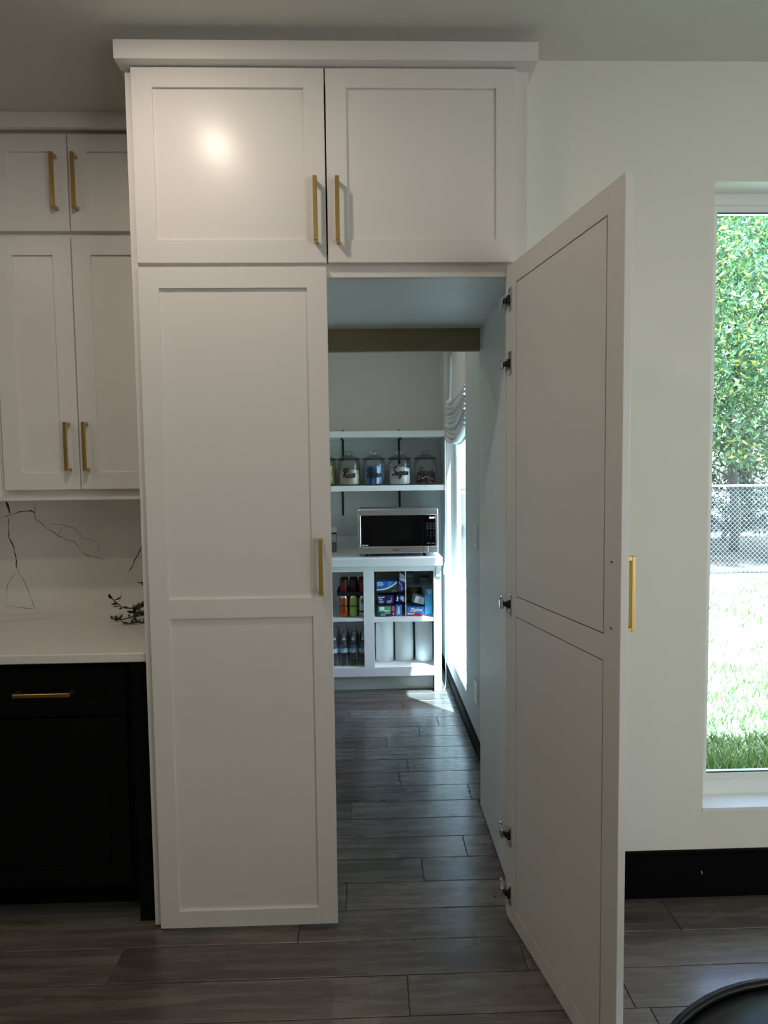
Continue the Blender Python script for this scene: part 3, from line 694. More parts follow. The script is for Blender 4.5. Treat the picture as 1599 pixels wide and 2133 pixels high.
for i in range(16):
    a = 2*PI*i/11 if i < 11 else 2*PI*(i-11)/5; rr = 0.062 if i < 11 else 0.028; h = rnd.uniform(0.125, 0.152)
    T = Matrix.Translation((rr*math.cos(a), rr*math.sin(a), 0.008)) @ Matrix.Rotation(a+PI/2+rnd.uniform(-.3, .3), 4, 'Z') @ Matrix.Rotation(rnd.uniform(-.05, .05), 4, 'Y')
    mb = MB().box(-0.015, 0.015, -0.007, 0.007, 0.0, h, 0.004, T=T).box(-0.016, 0.016, -0.001, 0.001, h-0.002, h+0.007, T=T)
    mb.build('wrapped_bar', BARB if i % 3 else BARL, j, (0, 0, 0))
script_word('Bars', j, 0.033, 0.0905, 0.064, INK, 0.0046)
j = jar_base('glass_jar', 'glass jar of white sugar lettered Sugar in black script', 0.368, 2.65); fill(j, 0.135, SUGAR, 0.012)
script_word('Sugar', j, 0.031, 0.0905, 0.078, INK, 0.0043)
j = jar_base('glass_jar', 'glass jar of wrapped sweets with dark maroon script, rightmost on the lower shelf', 0.572, 2.65)
CANDY = [flat('candy_'+n_, c) for n_, c in (('red', (.16, .02, .025)), ('brown', (.07, .03, .02)), ('white', (.48, .46, .46)), ('blue', (.05, .06, .14)), ('pink', (.26, .13, .12)))]
rnd = random.Random(11); mb = MB()
for i in range(110):
    zz = 0.02+0.085*i/110; a = rnd.uniform(0, 2*PI); rr = 0.068*math.sqrt(rnd.random())
    T = Matrix.Translation((rr*math.cos(a), rr*math.sin(a), zz)) @ Matrix.Rotation(rnd.uniform(0, PI), 4, 'Z') @ Matrix.Rotation(rnd.uniform(0, PI), 4, 'X')
    mb.box(-0.014, 0.014, -0.007, 0.007, -0.006, 0.006, 0.003, mi=rnd.randrange(5), T=T)
o = mb.build('wrapped_sweets', CANDY, j, (0, 0, 0)); o['kind'] = 'stuff'
script_word('Sweets', j, 0.027, 0.0905, 0.080, INK2, 0.0040)

# food storage container left of the microwave
t = thing('storage_container', 'clear lidded storage container left of the microwave, half behind the closed door', 'container', (-0.19, 2.55, 0.982))
MB().box(-0.250, -0.134, 2.50, 2.61, 0.983, 1.125, 0.008).build('tub', JGLASS, t)
B(-0.245, -0.139, 2.505, 2.605, 0.988, 1.050, 0.004).build('contents', mat('grey_powder', (0.36, 0.36, 0.37), 0.9), t)
B(-0.252, -0.132, 2.498, 2.612, 1.125, 1.136, 0.002).build('seal', BPLAST, t)
B(-0.258, -0.126, 2.492, 2.618, 1.136, 1.172, 0.006).build('lid', VINYL, t)

# ------------------------------------------------------------------ microwave
mw = thing('microwave', 'stainless steel countertop microwave on the pantry counter', 'microwave', (0.33, 2.4, 0.982))
MX0, MX1, MZ0, MZ1, MY = 0.041, 0.617, 1.006, 1.326, 2.20
B(MX0+0.004, MX1-0.004, MY+0.02, 2.60, MZ0+0.004, MZ1-0.002, 0.006).build('case', mat('grey_case', (0.16, 0.165, 0.17), 0.45, metal=0.5), mw)
fr = MB()
fr.box(MX0, 0.512, MY, MY+0.021, MZ1-0.046, MZ1, 0.004).box(MX0, 0.512, MY, MY+0.021, MZ0, MZ0+0.052, 0.004).box(MX0, MX0+0.019, MY, MY+0.021, MZ0+0.05, MZ1-0.044, 0.002)
dr = fr.build('door', STEEL, mw)
B(MX0+0.018, 0.512, MY+0.002, MY+0.018, MZ0+0.051, MZ1-0.045).build('window', BGLASS, dr)
cp = MB().box(0.5135, MX1, MY, MY+0.021, MZ1-0.046, MZ1, 0.004).box(0.5135, MX1, MY, MY+0.021, MZ0, MZ0+0.052, 0.004).box(MX1-0.018, MX1, MY, MY+0.021, MZ0+0.05, MZ1-0.044, 0.002).build('control_frame', STEEL, mw)
pn = B(0.5135, MX1-0.017, MY+0.002, MY+0.018, MZ0+0.051, MZ1-0.045).build('control_panel', BGLASS, mw)
B(0.516, 0.545, MY-0.002, MY+0.001, MZ0+0.008, MZ0+0.043, 0.001).build('open_button', STEEL, mw)
text_mesh('clock_digits', '10:47', 0.0185, DISPLAY, mw, (0.572, MY+0.0015, MZ1-0.066), bold=0.0002)
for rz in range(4):
    for cx_ in range(3):
        b = 'key_print'; z = MZ1-0.105-rz*0.0135; x = 0.540+cx_*0.023
        B(x-0.007, x+0.007, MY+0.0012, MY+0.002, z-0.0022, z+0.0022).build(b, KEYS, mw)
n_ = 0
for rz in range(4):
    for cx_ in range(3):
        s_ = '123456789 0 '[n_]; n_ += 1
        if s_ == ' ': continue
        text_mesh('key_digit', s_, 0.013, KEYS, mw, (0.540+cx_*0.023, MY+0.0015, MZ1-0.166-rz*0.0155))
for x in (0.547, 0.580): B(x-0.012, x+0.012, MY+0.0012, MY+0.002, MZ0+0.066, MZ0+0.074).build('key_print', KEYS, mw)
text_mesh('brand_print', 'Panasonic', 0.0125, BPLAST, mw, (0.315, MY-0.0003, MZ0+0.025), bold=0.0005)
text_mesh('badge_print', 'Inverter', 0.014, WPRINT, mw, (0.090, MY+0.0015, MZ0+0.062), bold=0.0005, shear=0.2)
for x in (MX0+0.07, MX1-0.09):
    for y in (2.25, 2.55): MB().cyl((x, y, 0.982), 0.016, 0.026, 14).build('foot', BPLAST, mw)

# ------------------------------------------------------------------ inside the pantry cabinet: paper towels, bottles, cans, boxes
for i, (x, y, r_, zt) in enumerate(((0.225, 2.352, 0.067, 0.500), (0.372, 2.362, 0.070, 0.500), (0.519, 2.33, 0.064, 0.485))):
    lab = ('white paper towel roll, leftmost of the three under the boxes', 'white paper towel roll, middle of the three under the boxes', 'white paper towel roll in the sun by the cabinet corner post')[i]
    t = thing('paper_towel_roll', lab, 'paper towel', (x, y, 0.1854), 'paper towel rolls', local=True)
    h = zt-0.185
    MB().lathe([(0.022, 0.0), (r_-0.003, 0.0), (r_, 0.004), (r_, h-0.005), (r_-0.004, h), (0.022, h)], 32).build('towel_roll', PAPER, t, (0, 0, 0))
    MB().lathe([(0.0205, 0.0), (0.0225, 0.0), (0.0225, h+0.0005), (0.0205, h+0.0005), (0.0205, 0.0)], 20).build('core', mat('brown_card', (0.30, 0.22, 0.14), 0.9), t, (0, 0, 0))
# water bottles
BCAP = flat('white_bottle_cap', (0.62, 0.68, 0.72)); BLAB = mat('pale_blue_bottle_label', (0.45, 0.62, 0.82), 0.5, var=0.35, vscale=40)
WATER = glass_mat('clear_water', (0.93, 0.96, 0.985), 0.6)
bx = thing('water_bottle', '', 'bottle', (0, 0, 0.185), 'water bottles', local=True)
pr = [(0.0, 0.004), (0.020, 0.001), (0.031, 0.006)]
for i in range(6): pr += [(0.0325, 0.014+i*0.014), (0.0305, 0.021+i*0.014)]
pr += [(0.0325, 0.096), (0.0325, 0.134), (0.0315, 0.150), (0.027, 0.166), (0.0165, 0.180), (0.0125, 0.184), (0.0125, 0.188)]
MB().lathe(pr, 18).build('bottle_body', PET, bx, (0, 0, 0))
MB().lathe([(0.0333, 0.098), (0.0333, 0.129)], 18).build('label', BLAB, bx, (0, 0, 0))
MB().lathe([(0.0145, 0.186), (0.0148, 0.199), (0.0135, 0.2015), (0.0, 0.202)], 14).build('cap', BCAP, bx, (0, 0, 0))
row = ('front row', 'second row', 'third row', 'fourth row', 'fifth row')
colm = ('leftmost column', 'second column from the left', 'third column from the left', 'rightmost column')
first = True
for rr in range(5):
    for cc in range(4):
        o = bx if first else dup(bx); first = False
        o.location = (-0.149+cc*0.0715+rr*0.001, 2.236+rr*0.074, 0.1854)
        o['label'] = 'clear water bottle with pale blue label, %s, %s' % (row[rr], colm[cc])
# cans
def can(name, label, x, y, z, m, group, r_=0.0318, h=0.158, band=None, top=None):
    t = thing(name, label, 'can', (x, y, z), group, local=True)
    MB().lathe([(0.0, 0.004), (0.022, 0.0), (0.028, 0.004), (r_, 0.014), (r_, h-0.018)], 24).build('can_body', m, t, (0, 0, 0))
    MB().lathe([(r_, h-0.018), (0.0265, h-0.003), (0.0262, h), (0.0245, h-0.003), (0.0, h-0.004)], 24).build('lid', top or CHROME, t, (0, 0, 0))
    if band:
        for z0, z1 in ((0.075, 0.080), (0.085, 0.090)):
            MB().lathe([(r_+0.0003, z0), (r_+0.0003, z1)], 24).build('print_band', INK, t, (0, 0, 0))
    return t
ORANGE = mat('orange_can_metal', (0.60, 0.13, 0.035), 0.26, metal=0.75); GREEN = mat('lime_can_metal', (0.36, 0.56, 0.13), 0.28, metal=0.5); GREYC = mat('pale_grey_can_metal', (0.55, 0.58, 0.60), 0.3, metal=0.5)
DKRED = mat('dark_red_can_metal', (0.20, 0.025, 0.025), 0.35, metal=0.4); BRN = mat('black_brown_can_metal', (0.05, 0.025, 0.018), 0.35, metal=0.4)
for k in range(3):
    y = 2.232+k*0.070; pos = ('in the front row', 'in the second row', 'in the third row')[k]
    t = can('drink_can', 'orange drink can %s below the tray' % pos, -0.071+k*0.001, y, 0.5454, ORANGE, 'drink cans below the tray', band=True)
    t = can('drink_can', 'lime green drink can %s below the tray' % pos, -0.001+k*0.001, y, 0.5454, GREEN, 'drink cans below the tray', band=True)
    t = can('drink_can', 'pale grey drink can %s below the tray' % pos, 0.068, y, 0.5454, GREYC, 'drink cans below the tray')
    if k == 0:
        MB().lathe([(0.0321, 0.034), (0.0321, 0.048)], 24).build('print_band', INK, t, (0, 0, 0))
        MB().cyl((0, -0.0325, 0.115), 0.017, 0.002, 20, axis='Y').build('roundel', flat('blue_print', (0.10, 0.17, 0.26)), t, (0, 0, 0))
        text_mesh('digit', '2', 0.030, INK, t, (-0.012, 0, 0.020), wrap_r=0.0322, off=(0, 0, 0))
t = thing('can_tray', 'black cardboard tray lying on the drink cans', 'tray', (-0.01, 2.31, 0.703))
MB().box(-0.116, 0.100, 2.200, 2.425, 0.7035, 0.7055).build('tray_base', BPLAST, t)
MB().box(-0.116, 0.100, 2.198, 2.200, 0.7035, 0.734).box(-0.118, -0.116, 2.198, 2.425, 0.7035, 0.734).box(-0.116, 0.100, 2.423, 2.425, 0.7035, 0.734).box(0.0985, 0.1005, 2.200, 2.423, 0.7035, 0.734).build('tray_rim', BPLAST, t)
for k in range(2):
    y = 2.245+k*0.078; pos = ('front', 'back')[k]
    can('drink_can', 'dark red drink can standing in the tray, %s left' % pos, -0.070, y, 0.706, DKRED, 'drink cans in the tray', 0.029, 0.112, top=BRN)
    can('drink_can', 'blackish brown drink can standing in the tray, %s middle' % pos, 0.000, y, 0.706, BRN, 'drink cans in the tray', 0.033, 0.112, top=DARKM)
    can('drink_can', 'dark red drink can standing in the tray, %s right' % pos, 0.066, y, 0.706, DKRED, 'drink cans in the tray', 0.029, 0.112, top=BRN)
# boxes on the right-hand shelf
NAVY = flat('navy_card', (0.012, 0.016, 0.10)); BLUE = flat('blue_card', (0.02, 0.14, 0.50)); MIDB = flat('mid_blue_card', (0.04, 0.20, 0.62)); GRNC = flat('green_card', (0.10, 0.42, 0.22)); DKTEAL = flat('dark_teal_card', (0.01, 0.03, 0.05)); MAROON = flat('maroon_card', (0.28, 0.02, 0.05)); PINKC = flat('pink_card', (0.45, 0.16, 0.18)); CYAN = flat('cyan_card', (0.08, 0.46, 0.75)); CARD = mat('brown_corrugated_card', (0.10, 0.065, 0.035), 0.9); OLIVE = flat('dark_olive_card', (0.05, 0.06, 0.03)); PURP = flat('purple_card', (0.05, 0.03, 0.20))
def carton(name, label, x0, x1, y0, y1, z0, z1, m, cat='box', group='boxes on the cabinet shelf'):
    t = thing(name, label, cat, ((x0+x1)/2, (y0+y1)/2, z0), group)
    B(x0, x1, y0, y1, z0, z1, 0.002).build('carton', m, t)
    return t
S0 = 0.5412
rk = thing('box_rack', 'dark wire rack with a white right-hand upright, holding small boxes in tiers', 'rack', (0.27, 2.35, S0))
for x in (0.1645, 0.3800):
    mb = MB()
    for y in (2.225, 2.50): mb.box(x-0.003, x+0.003, y-0.003, y+0.003, S0, 0.872)
    for z in (0.545, 0.640, 0.728): mb.box(x-0.003, x+0.003, 2.222, 2.50, z-0.003, z+0.001)
    mb.build('upright', WHITE if x > 0.3 else DARKM, rk)
for z in (0.629, 0.716):
    mb = MB().box(0.1645, 0.380, 2.222, 2.228, z, z+0.005).box(0.1645, 0.380, 2.495, 2.50, z, z+0.005)
    for i in range(8): mb.box(0.168+i*0.029, 0.171+i*0.029, 2.228, 2.495, z+0.001, z+0.004)
    mb.build('tier', DARKM, rk)
FYB = 2.232
t = carton('bag_box', 'dark teal box with green and white label reading 500, bottom left in the rack', 0.172, 0.274, 2.215, 2.40, S0, 0.624, DKTEAL)
B(0.180, 0.270, 2.2135, 2.215, 0.578, 0.618, 0.0).build('label', GRNC, t); B(0.190, 0.222, 2.2125, 2.2135, 0.590, 0.614).build('label', WPRINT, t)
B(0.221, 0.262, 2.2125, 2.2135, 0.581, 0.589).build('label', WPRINT, t); B(0.236, 0.240, 2.2125, 2.2135, 0.597, 0.603).build('label', DKTEAL, t)
text_mesh('print', '500', 0.024, flat('pale_green_print', (0.15, 0.45, 0.32)), t, (0.213, 2.2140, 0.557), bold=0.001); B(0.228, 0.264, 2.2135, 2.215, 0.566, 0.572).build('label', WPRINT, t)
t = carton('bag_box', 'narrow maroon box beside the dark teal box, on the cabinet shelf', 0.277, 0.300, FYB, 2.42, S0, 0.618, MAROON)
B(0.2785, 0.2985, FYB-0.001, FYB, 0.578, 0.616).build('label', PINKC, t); text_mesh('print', 'E', 0.016, WPRINT, t, (0.2885, FYB-0.0005, 0.556), bold=0.001)
t = carton('bag_box', 'upright blue box with white lettering, between the maroon box and the rack edge', 0.304, 0.352, FYB, 2.42, S0, 0.6235, MIDB)
text_mesh('print', 'Ziploc', 0.022, WPRINT, t, (0.327, FYB-0.0005, 0.583), rot=(PI/2, -PI/2, 0), bold=0.0012)
for i, (x0, x1) in enumerate(((0.176, 0.230), (0.2335, 0.292))):
    t = carton('wrap_box', ('navy box with pale print, leftmost on the middle tier', 'navy box with pale print, second on the middle tier')[i], x0, x1, FYB, 2.45, 0.6345, 0.697, NAVY)
    if i == 0: text_mesh('print', 'Reynolds', 0.0125, WPRINT, t, ((x0+x1)/2, FYB-0.0005, 0.682), bold=0.0006); text_mesh('print', 'Wrap', 0.0125, WPRINT, t, ((x0+x1)/2-0.006, FYB-0.0005, 0.668), bold=0.0006)
    else: text_mesh('print', 'Foil', 0.018, WPRINT, t, ((x0+x1)/2+0.012, FYB-0.0005, 0.666), rot=(PI/2, -PI/2, 0))
    MB().lathe([(0.0, 0.0), (0.020, 0.0)], 12, T=Matrix.Translation((x0+0.025, FYB-0.0004, 0.648)) @ Matrix.Rotation(PI/2, 4, 'X') @ Matrix.Diagonal((1, 0.6, 1, 1))).build('emblem', flat('lilac_print', (0.30, 0.28, 0.52)), t)
t = thing('plastic_pack', 'navy plastic pack with pale corner, rightmost on the middle tier', 'pack', (0.34, 2.3, 0.6345), 'boxes on the cabinet shelf')
MB().box(0.300, 0.372, FYB, 2.42, 0.6345, 0.700, 0.014).build('pouch', NAVY, t)
text_mesh('print', 'Bags', 0.018, WPRINT, t, (0.318, FYB-0.0005, 0.668), rot=(PI/2, -PI/2, 0), bold=0.0008)
MB().add([(0.345, FYB-0.0006, 0.690), (0.340, FYB-0.0006, 0.668), (0.362, FYB-0.0006, 0.645), (0.3695, FYB-0.0006, 0.652), (0.3695, FYB-0.0006, 0.680)], [(0, 1, 2, 3, 4)]).build('label', flat('pale_blue_print', (0.55, 0.65, 0.82)), t)
t = carton('bag_box', 'open blue box with white curved stripe, on the top tier of the rack', 0.168, 0.320, FYB, 2.45, 0.722, 0.797, BLUE)
vs_ = []; n = 14
for i in range(n+1):
    a = i/n; x = 0.1685+0.150*a; z = 0.7365+0.0575*a**2.6
    vs_ += [(x, FYB-0.0008, z-0.004-0.003*a), (x, FYB-0.0008, min(0.7965, z+0.004+0.003*a))]
MB().add(vs_, [(2*i, 2*i+2, 2*i+3, 2*i+1) for i in range(n)]).build('stripe', WPRINT, t)
vs_ = []
for i in range(n+1):
    a = i/n; x = 0.1685+0.151*a; z = 0.7365+0.0575*a**2.6-0.004-0.003*a
    vs_ += [(x, FYB-0.0006, 0.7225), (x, FYB-0.0006, z)]
MB().add(vs_, [(2*i, 2*i+2, 2*i+3, 2*i+1) for i in range(n)]).build('label', OLIVE, t)
MB().add([(0.245, FYB-0.0005, 0.757), (0.268, FYB-0.0005, 0.757), (0.284, FYB-0.0005, 0.7965), (0.258, FYB-0.0005, 0.7965)], [(0, 1, 2, 3)]).build('label', flat('bright_blue_print', (0.05, 0.30, 0.75)), t)
text_mesh('print', 'Kitchen', 0.012, WPRINT, t, (0.175, FYB-0.0009, 0.791), bold=0.0005, align='LEFT'); text_mesh('print', 'Drawstring', 0.0105, WPRINT, t, (0.173, FYB-0.0009, 0.780), bold=0.0005, align='LEFT'); text_mesh('print', 'for trash', 0.0105, WPRINT, t, (0.175, FYB-0.0009, 0.770), bold=0.0005, align='LEFT')
B(0.275, 0.312, FYB-0.0012, FYB-0.0007, 0.7245, 0.7295).build('label', flat('pale_green_print', (0.15, 0.45, 0.32)), t)
MB().box(0.170, 0.318, 2.36, 2.362, 0.797, 0.868).build('open_flap', CARD, t)
t = thing('bag_box', 'purple box leaning at the right end of the top tier, its pale flap hanging open', 'box', (0.355, 2.3, 0.70), 'boxes on the cabinet shelf')
T = Matrix.Translation((0.3225, FYB-0.0, 0.7235)) @ Matrix.Rotation(0.10, 4, 'Y')
MB().box(0.0, 0.044, 0.0, 0.17, 0.0, 0.085, 0.001, T=T).build('carton', PURP, t)
MB().add([T @ Vector(p) for p in ((0.006, -0.001, 0.085), (0.048, -0.012, 0.072), (0.040, -0.001, 0.118), (0.002, 0.03, 0.135))], [(0, 1, 2, 3)]).build('open_flap', flat('pale_blue_card', (0.55, 0.68, 0.74)), t)
for i, (a, b, c, d_) in enumerate(((0.016, 0.026, 0.040, 0.060), (0.022, 0.036, 0.012, 0.034), (0.004, 0.012, 0.055, 0.075))): MB().box(a, b, -0.001, 0.0, c, d_, T=T).build('label', flat('lilac_print', (0.30, 0.28, 0.52)), t)
t = carton('bag_box', 'blue and red box lettered Ziploc, lying on the shelf right of the rack', 0.390, 0.517, 2.225, 2.40, S0, 0.607, MIDB)
MB().add([(0.391, 2.2242, 0.544), (0.5155, 2.2242, 0.5415), (0.5155, 2.2242, 0.5555), (0.391, 2.2242, 0.5655)], [(0, 1, 2, 3)]).build('label', flat('red_card', (0.50, 0.02, 0.06)), t)
B(0.392, 0.440, 2.2236, 2.2242, 0.5545, 0.5615).build('label', WPRINT, t)
text_mesh('print', 'Ziploc', 0.034, WPRINT, t, (0.455, 2.2243, 0.586), shear=0.2, bold=0.0015)
t = thing('carton_box', 'white tilted box with a dark ring logo lying on the blue and red box', 'box', (0.47, 2.3, 0.608), 'boxes on the cabinet shelf')
T = Matrix.Translation((0.440, 2.245, 0.6285)) @ Matrix.Rotation(0.28, 4, 'Y') @ Matrix.Rotation(0.12, 4, 'Z')
MB().box(0.0, 0.076, 0.0, 0.10, 0.0, 0.058, 0.001, T=T).build('carton', WPRINT, t)
pts = [T @ Vector((0.040+0.010*math.cos(a), -0.0008, 0.037+0.010*math.sin(a))) for a in [2*PI*i/16 for i in range(15)]]
MB().tube(pts, 0.0016, 5).build('ring_logo', NAVY, t)
MB().box(0.026, 0.054, -0.0008, 0, 0.018, 0.0215, T=T).build('print', flat('grey_print', (0.4, 0.45, 0.5)), t)
MB().box(0.0, 0.076, -0.0006, 0.0, 0.0, 0.010, T=T).build('label', BPLAST, t)
t = carton('tall_box', 'tall cyan box standing at the right end of the shelf', 0.521, 0.574, 2.232, 2.30, S0, 0.734, CYAN)
B(0.523, 0.541, 2.2312, 2.232, 0.690, 0.732).build('label', MIDB, t); B(0.541, 0.5725, 2.2312, 2.232, 0.700, 0.7325).build('label', flat('pale_blue_card', (0.55, 0.68, 0.74)), t)
B(0.5215, 0.524, 2.2308, 2.232, 0.543, 0.732).build('label', flat('pale_cyan_print', (0.3, 0.7, 0.9)), t)
t = carton('tall_box', 'clear-topped pale box behind the tall cyan box', 0.515, 0.590, 2.315, 2.39, S0, 0.752, flat('grey_green_card', (0.25, 0.30, 0.29)))
t = thing('snack_bag', 'crumpled dark yellowish bag behind the white tilted box', 'bag', (0.45, 2.45, S0))
rnd = random.Random(9); mb = MB(); vs_ = []; fs = []; n = 9
for i in range(n+1):
    for k in range(12):
        a = 2*PI*k/12; z = S0+0.165*i/n; s_ = (1.0-0.25*(i/n)**2)*(0.85+rnd.uniform(-.14, .14)); sq = 1-0.6*max(0, (i/n-0.5))
        vs_.append((0.455+0.062*s_*math.cos(a), 2.455+0.036*s_*sq*math.sin(a), z))
for i in range(n):
    for k in range(12): fs.append((i*12+k, i*12+(k+1) % 12, (i+1)*12+(k+1) % 12, (i+1)*12+k))
fs.append(tuple(n*12+k for k in range(12))); fs.append(tuple(reversed(range(12))))
mb.add(vs_, fs).build('bag', mat('olive_yellow_foil', (0.16, 0.13, 0.03), 0.4, var=0.5, vscale=20), t)
t = carton('carton_box', 'grey box at the back of the cabinet on the small inner shelf', 0.382, 0.468, 2.56, 2.66, 0.7144, 0.806, flat('grey_card', (0.32, 0.33, 0.34)), group='boxes on the inner shelf')
B(0.395, 0.455, 2.559, 2.56, 0.775, 0.780).build('label', WPRINT, t)
t = carton('carton_box', 'pale box with a round grey emblem at the back of the cabinet', 0.512, 0.586, 2.56, 2.62, 0.7144, 0.780, flat('pale_grey_card', (0.45, 0.46, 0.47)), group='boxes on the inner shelf')
MB().cyl((0.549, 2.558, 0.738), 0.022, 0.002, 20, axis='Y').build('emblem', flat('grey_print', (0.4, 0.45, 0.5)), t); B(0.514, 0.584, 2.5592, 2.56, 0.765, 0.778).build('label', CARD, t)

# ------------------------------------------------------------------ stool in the foreground
st = thing('swivel_stool', 'round black leather seat with piped rim in the right foreground corner', 'stool', (0.846, -1.389, 0), local=True)
R_ = 0.412
MB().lathe([(0.0, 0.560), (R_-0.03, 0.560), (R_-0.008, 0.568), (R_-0.004, 0.60), (R_-0.006, 0.640), (R_-0.016, 0.646), (R_-0.06, 0.652), (R_*0.6, 0.648), (0.0, 0.640)], 64).build('cushion', LEATHER, st, (0, 0, 0))
MB().tube([((R_-0.006)*math.cos(2*PI*i/64), (R_-0.006)*math.sin(2*PI*i/64), 0.648) for i in range(65)], 0.0075, 8).build('piping', LEATHER, st, (0, 0, 0))
MB().cyl((0, 0, 0.535), 0.22, 0.025, 40).build('seat_plate', DARKM, st, (0, 0, 0))
MB().cyl((0, 0, 0.03), 0.032, 0.51, 24).build('post', DARKM, st, (0, 0, 0))
MB().lathe([(0.0, 0.0), (0.27, 0.0), (0.27, 0.012), (0.06, 0.034), (0.0, 0.036)], 48).build('base', DARKM, st, (0, 0, 0))
MB().tube([(0.16*math.cos(2*PI*i/32), 0.16*math.sin(2*PI*i/32), 0.22) for i in range(33)], 0.010, 8).build('foot_ring', DARKM, st, (0, 0, 0))
o = MB().box(0.563, 0.570, 0.095, 0.101, 0.0, 0.004, 0.001).build('crumb', BPLAST); o.rotation_euler = (0, 0, 0.0); tag(o, 'small dark crumb on the floor by the open door hinges', 'crumb')

# ------------------------------------------------------------------ recessed ceiling lamps
CANS = [(-0.49, -0.59), (-0.49, -2.6), (1.6, -2.4), (0.0, 1.75), (-2.0, -1.1)]  # last one is unseen, added to light the left worktop
for i, (x, y) in enumerate(CANS):
    lab = ('recessed ceiling lamp in front of the tall cabinet', 'recessed ceiling lamp behind the viewer', 'recessed ceiling lamp behind the viewer on the window side', 'recessed ceiling lamp in the pantry', 'unseen ceiling lamp added to brighten the left worktop')[i]
    t = thing('recessed_lamp', lab, 'lamp', (x, y, CEILZ))
    MB().lathe([(0.058, 0.0), (0.058, -0.004), (0.082, -0.003), (0.086, 0.0)], 32, T=Matrix.Translation((x, y, CEILZ))).build('trim_ring', WHITE, t)
    MB().cyl((x, y, CEILZ-0.0015), 0.057, 0.0015, 32).build('lens', mat('lamp_lens', (0.9, 0.85, 0.75), 0.5, emit=LAMP_COL, estr=4.0), t)
    l = bpy.data.lights.new('lamp_light', 'AREA'); l.shape = 'DISK'; l.size = 0.09; l.energy = LAMP_W*(0.55 if y > 0 else 1.4 if i == 0 else 1.1 if i == 4 else 0.8); l.color = LAMP_COL
    lo = bpy.data.objects.new('lamp_light', l); COL.objects.link(lo); lo.location = (x, y, CEILZ-0.006)

# ------------------------------------------------------------------ yard
GZ = -0.20
tag(B(0.824, 60, 0.235, 8.0, GZ-0.1, GZ).build('lawn', GRASSG), 'sunlit patchy lawn outside the window', None, None, 'structure')
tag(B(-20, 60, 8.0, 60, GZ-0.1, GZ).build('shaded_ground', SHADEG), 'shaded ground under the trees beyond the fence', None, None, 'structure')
tag(B(-20, 60, -40, -3.8, GZ-0.1, GZ).build('rear_lawn', GRASSG), None, None, None, 'structure')
tag(B(3.6, 60, -3.8, 0.235, GZ-0.1, GZ).build('side_lawn', GRASSG), None, None, None, 'structure')
rnd = random.Random(21); mb = MB()
def blade(x, y, h, w_, lean):
    a = rnd.uniform(0, 2*PI); dx, dy = math.cos(a), math.sin(a); b = rnd.uniform(0, 2*PI); lx, ly = math.cos(b)*lean, math.sin(b)*lean
    mb.add([(x-dx*w_, y-dy*w_, GZ), (x+dx*w_, y+dy*w_, GZ), (x+lx*0.45+dx*w_*.7, y+ly*0.45+dy*w_*.7, GZ+h*0.6), (x+lx, y+ly, GZ+h), (x+lx*0.45-dx*w_*.7, y+ly*0.45-dy*w_*.7, GZ+h*0.6)], [(0, 1, 2, 4), (4, 2, 3)])
for i in range(46000):
    y = 0.27+2.9*rnd.random()**1.5; x = rnd.uniform(1.0, 4.4)
    dens = 1.0 if y < 1.75 else 0.30
    if rnd.random() > dens: continue
    blade(x, y, rnd.uniform(0.07, 0.17) if y < 1.4 else rnd.uniform(0.03, 0.09), rnd.uniform(0.003, 0.006), rnd.uniform(0.02, 0.10))
clumps = [(rnd.uniform(1.6, 10), rnd.uniform(1.5, 7.6)) for _ in range(420)]
for cx_, cy_ in clumps:
    for i in range(26): blade(cx_+rnd.gauss(0, 0.14), min(7.6, cy_+rnd.gauss(0, 0.09)), rnd.uniform(0.03, 0.10), rnd.uniform(0.004, 0.008), rnd.uniform(0.01, 0.06))
o = mb.build('grass', BLADE); tag(o, 'green grass blades growing in the lawn', 'grass', None, 'stuff')
# chain-link fence
YFN, FT = 7.75, 1.355
fe = thing('chain_link_fence', 'grey chain-link fence with a top rail across the yard', 'fence', (7, YFN, GZ))
MB().tube([(1.5, YFN, FT), (14.5, YFN, FT)], 0.021, 10).build('top_rail', GALV, fe)
for x in (2.2, 5.2, 8.2, 11.2, 14.2): MB().cyl((x, YFN+0.03, GZ), 0.024, FT-GZ, 10).build('post', GALV, fe)
mb = MB(); p = 0.058; wr = 0.0026
x = 4.6
while x < 9.6:
    for s_ in (1, -1):
        # a woven wire reads as straight diagonals crossing the panel
        H_ = FT-GZ-0.03; x2 = x+s_*H_
        a, b = Vector((x, YFN+s_*0.002, GZ+0.03)), Vector((x2, YFN+s_*0.002, FT))
        mb.tube([a, b], wr, 4, smooth=False)
    x += p*1.38
o = mb.build('wire_mesh', WIRE, fe); o['kind'] = 'stuff'
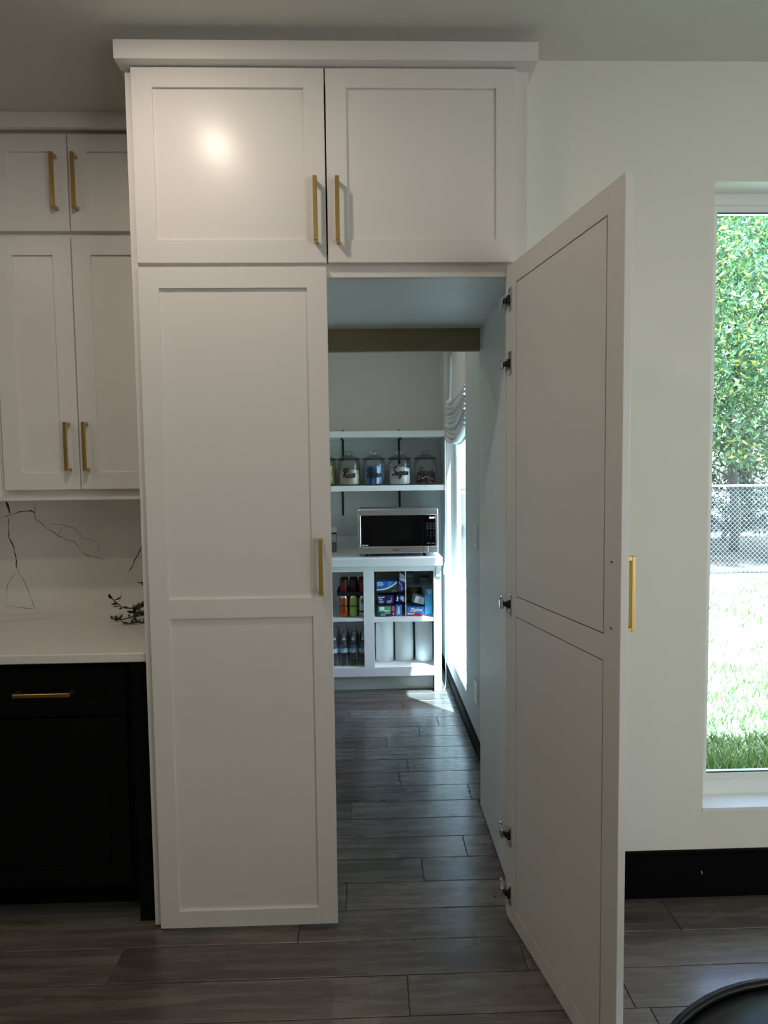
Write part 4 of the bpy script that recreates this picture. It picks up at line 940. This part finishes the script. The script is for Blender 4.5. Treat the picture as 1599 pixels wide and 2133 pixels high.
# trees
def tree(name, label, x, y, trunk_r, trunk_h, crown, nleaf, m, seed, lsize=(0.07, 0.16)):
    rnd = random.Random(seed); t = thing(name, label, 'tree', (x, y, GZ), 'trees beyond the fence')
    pts = []; tp = []
    for i in range(9):
        s_ = i/8; pts.append((x+0.10*math.sin(i*1.3+seed), y+0.08*math.cos(i*1.1+seed), GZ+trunk_h*s_)); tp.append(1.25-0.75*s_)
    MB().tube(pts, trunk_r, 10, taper=tp).build('trunk', BARK, t)
    (ax, ay, az), (cx_, cy_, cz_) = crown
    br = []
    for i in range(9):
        s_ = rnd.uniform(0.3, 0.95); p0 = Vector(pts[int(s_*8)]); a = rnd.uniform(0, 2*PI); L_ = rnd.uniform(0.5, 0.9)
        p2 = p0+Vector((math.cos(a)*ax*L_, math.sin(a)*ay*L_, rnd.uniform(0.4, 1.6))); p1 = p0.lerp(p2, 0.5)+Vector((0, 0, 0.25))
        MB().tube([p0, p1, p2], trunk_r*0.32, 6, taper=[1, 0.7, 0.25]).build('branch', BARK, t); br.append(p2)
    mb = MB()
    tufts = []
    for i in range(nleaf//16):
        while True:
            v = Vector((rnd.uniform(-1, 1), rnd.uniform(-1, 1), rnd.uniform(-1, 1)))
            if 0.25 < v.length < 1: break
        tufts.append(Vector((x+cx_+v.x*ax, y+cy_+v.y*ay, cz_+v.z*az)))
    for c in tufts:
        if c.z < GZ+0.5: continue
        droop = Vector((rnd.uniform(-1, 1), rnd.uniform(-1, 1), rnd.uniform(-0.9, 0.2))).normalized()
        for i in range(16):
            p_ = c+droop*rnd.uniform(0, 0.42)+Vector((rnd.gauss(0, .10), rnd.gauss(0, .10), rnd.gauss(0, .09)))
            d_ = (droop*0.6+Vector((rnd.uniform(-1, 1), rnd.uniform(-1, 1), rnd.uniform(-1, 0.4)))).normalized(); l = rnd.uniform(*lsize); w_ = l*rnd.uniform(0.28, 0.42)
            nn = Vector((rnd.uniform(-1, 1), rnd.uniform(-1, 1), rnd.uniform(0.2, 1))); s__ = d_.cross(nn).normalized()*w_/2
            mb.add([p_, p_+d_*l*0.45+s__, p_+d_*l, p_+d_*l*0.45-s__], [(0, 1, 2, 3)])
    o = mb.build('foliage', m, t); o['kind'] = 'stuff'
    return t
tree('leafy_tree', 'bright green leafy tree with a slim trunk just beyond the fence', 8.38, 11.0, 0.085, 6.5, ((2.9, 2.45, 3.5), (0.4, -0.75, 5.2)), 40000, LEAF1, 1, (0.08, 0.19))
tree('leafy_tree', 'deep green tree behind the slim-trunked tree, on its right', 12.4, 16.6, 0.16, 8.5, ((3.8, 2.5, 5.6), (0, 0, 6.0)), 24000, LEAF2, 2, (0.12, 0.26))
tree('leafy_tree', 'deep green tree behind the slim-trunked tree, on its left', 5.4, 15.5, 0.17, 7.5, ((2.9, 2.2, 5.0), (0, 0, 6.0)), 12000, LEAF2, 3, (0.12, 0.26))
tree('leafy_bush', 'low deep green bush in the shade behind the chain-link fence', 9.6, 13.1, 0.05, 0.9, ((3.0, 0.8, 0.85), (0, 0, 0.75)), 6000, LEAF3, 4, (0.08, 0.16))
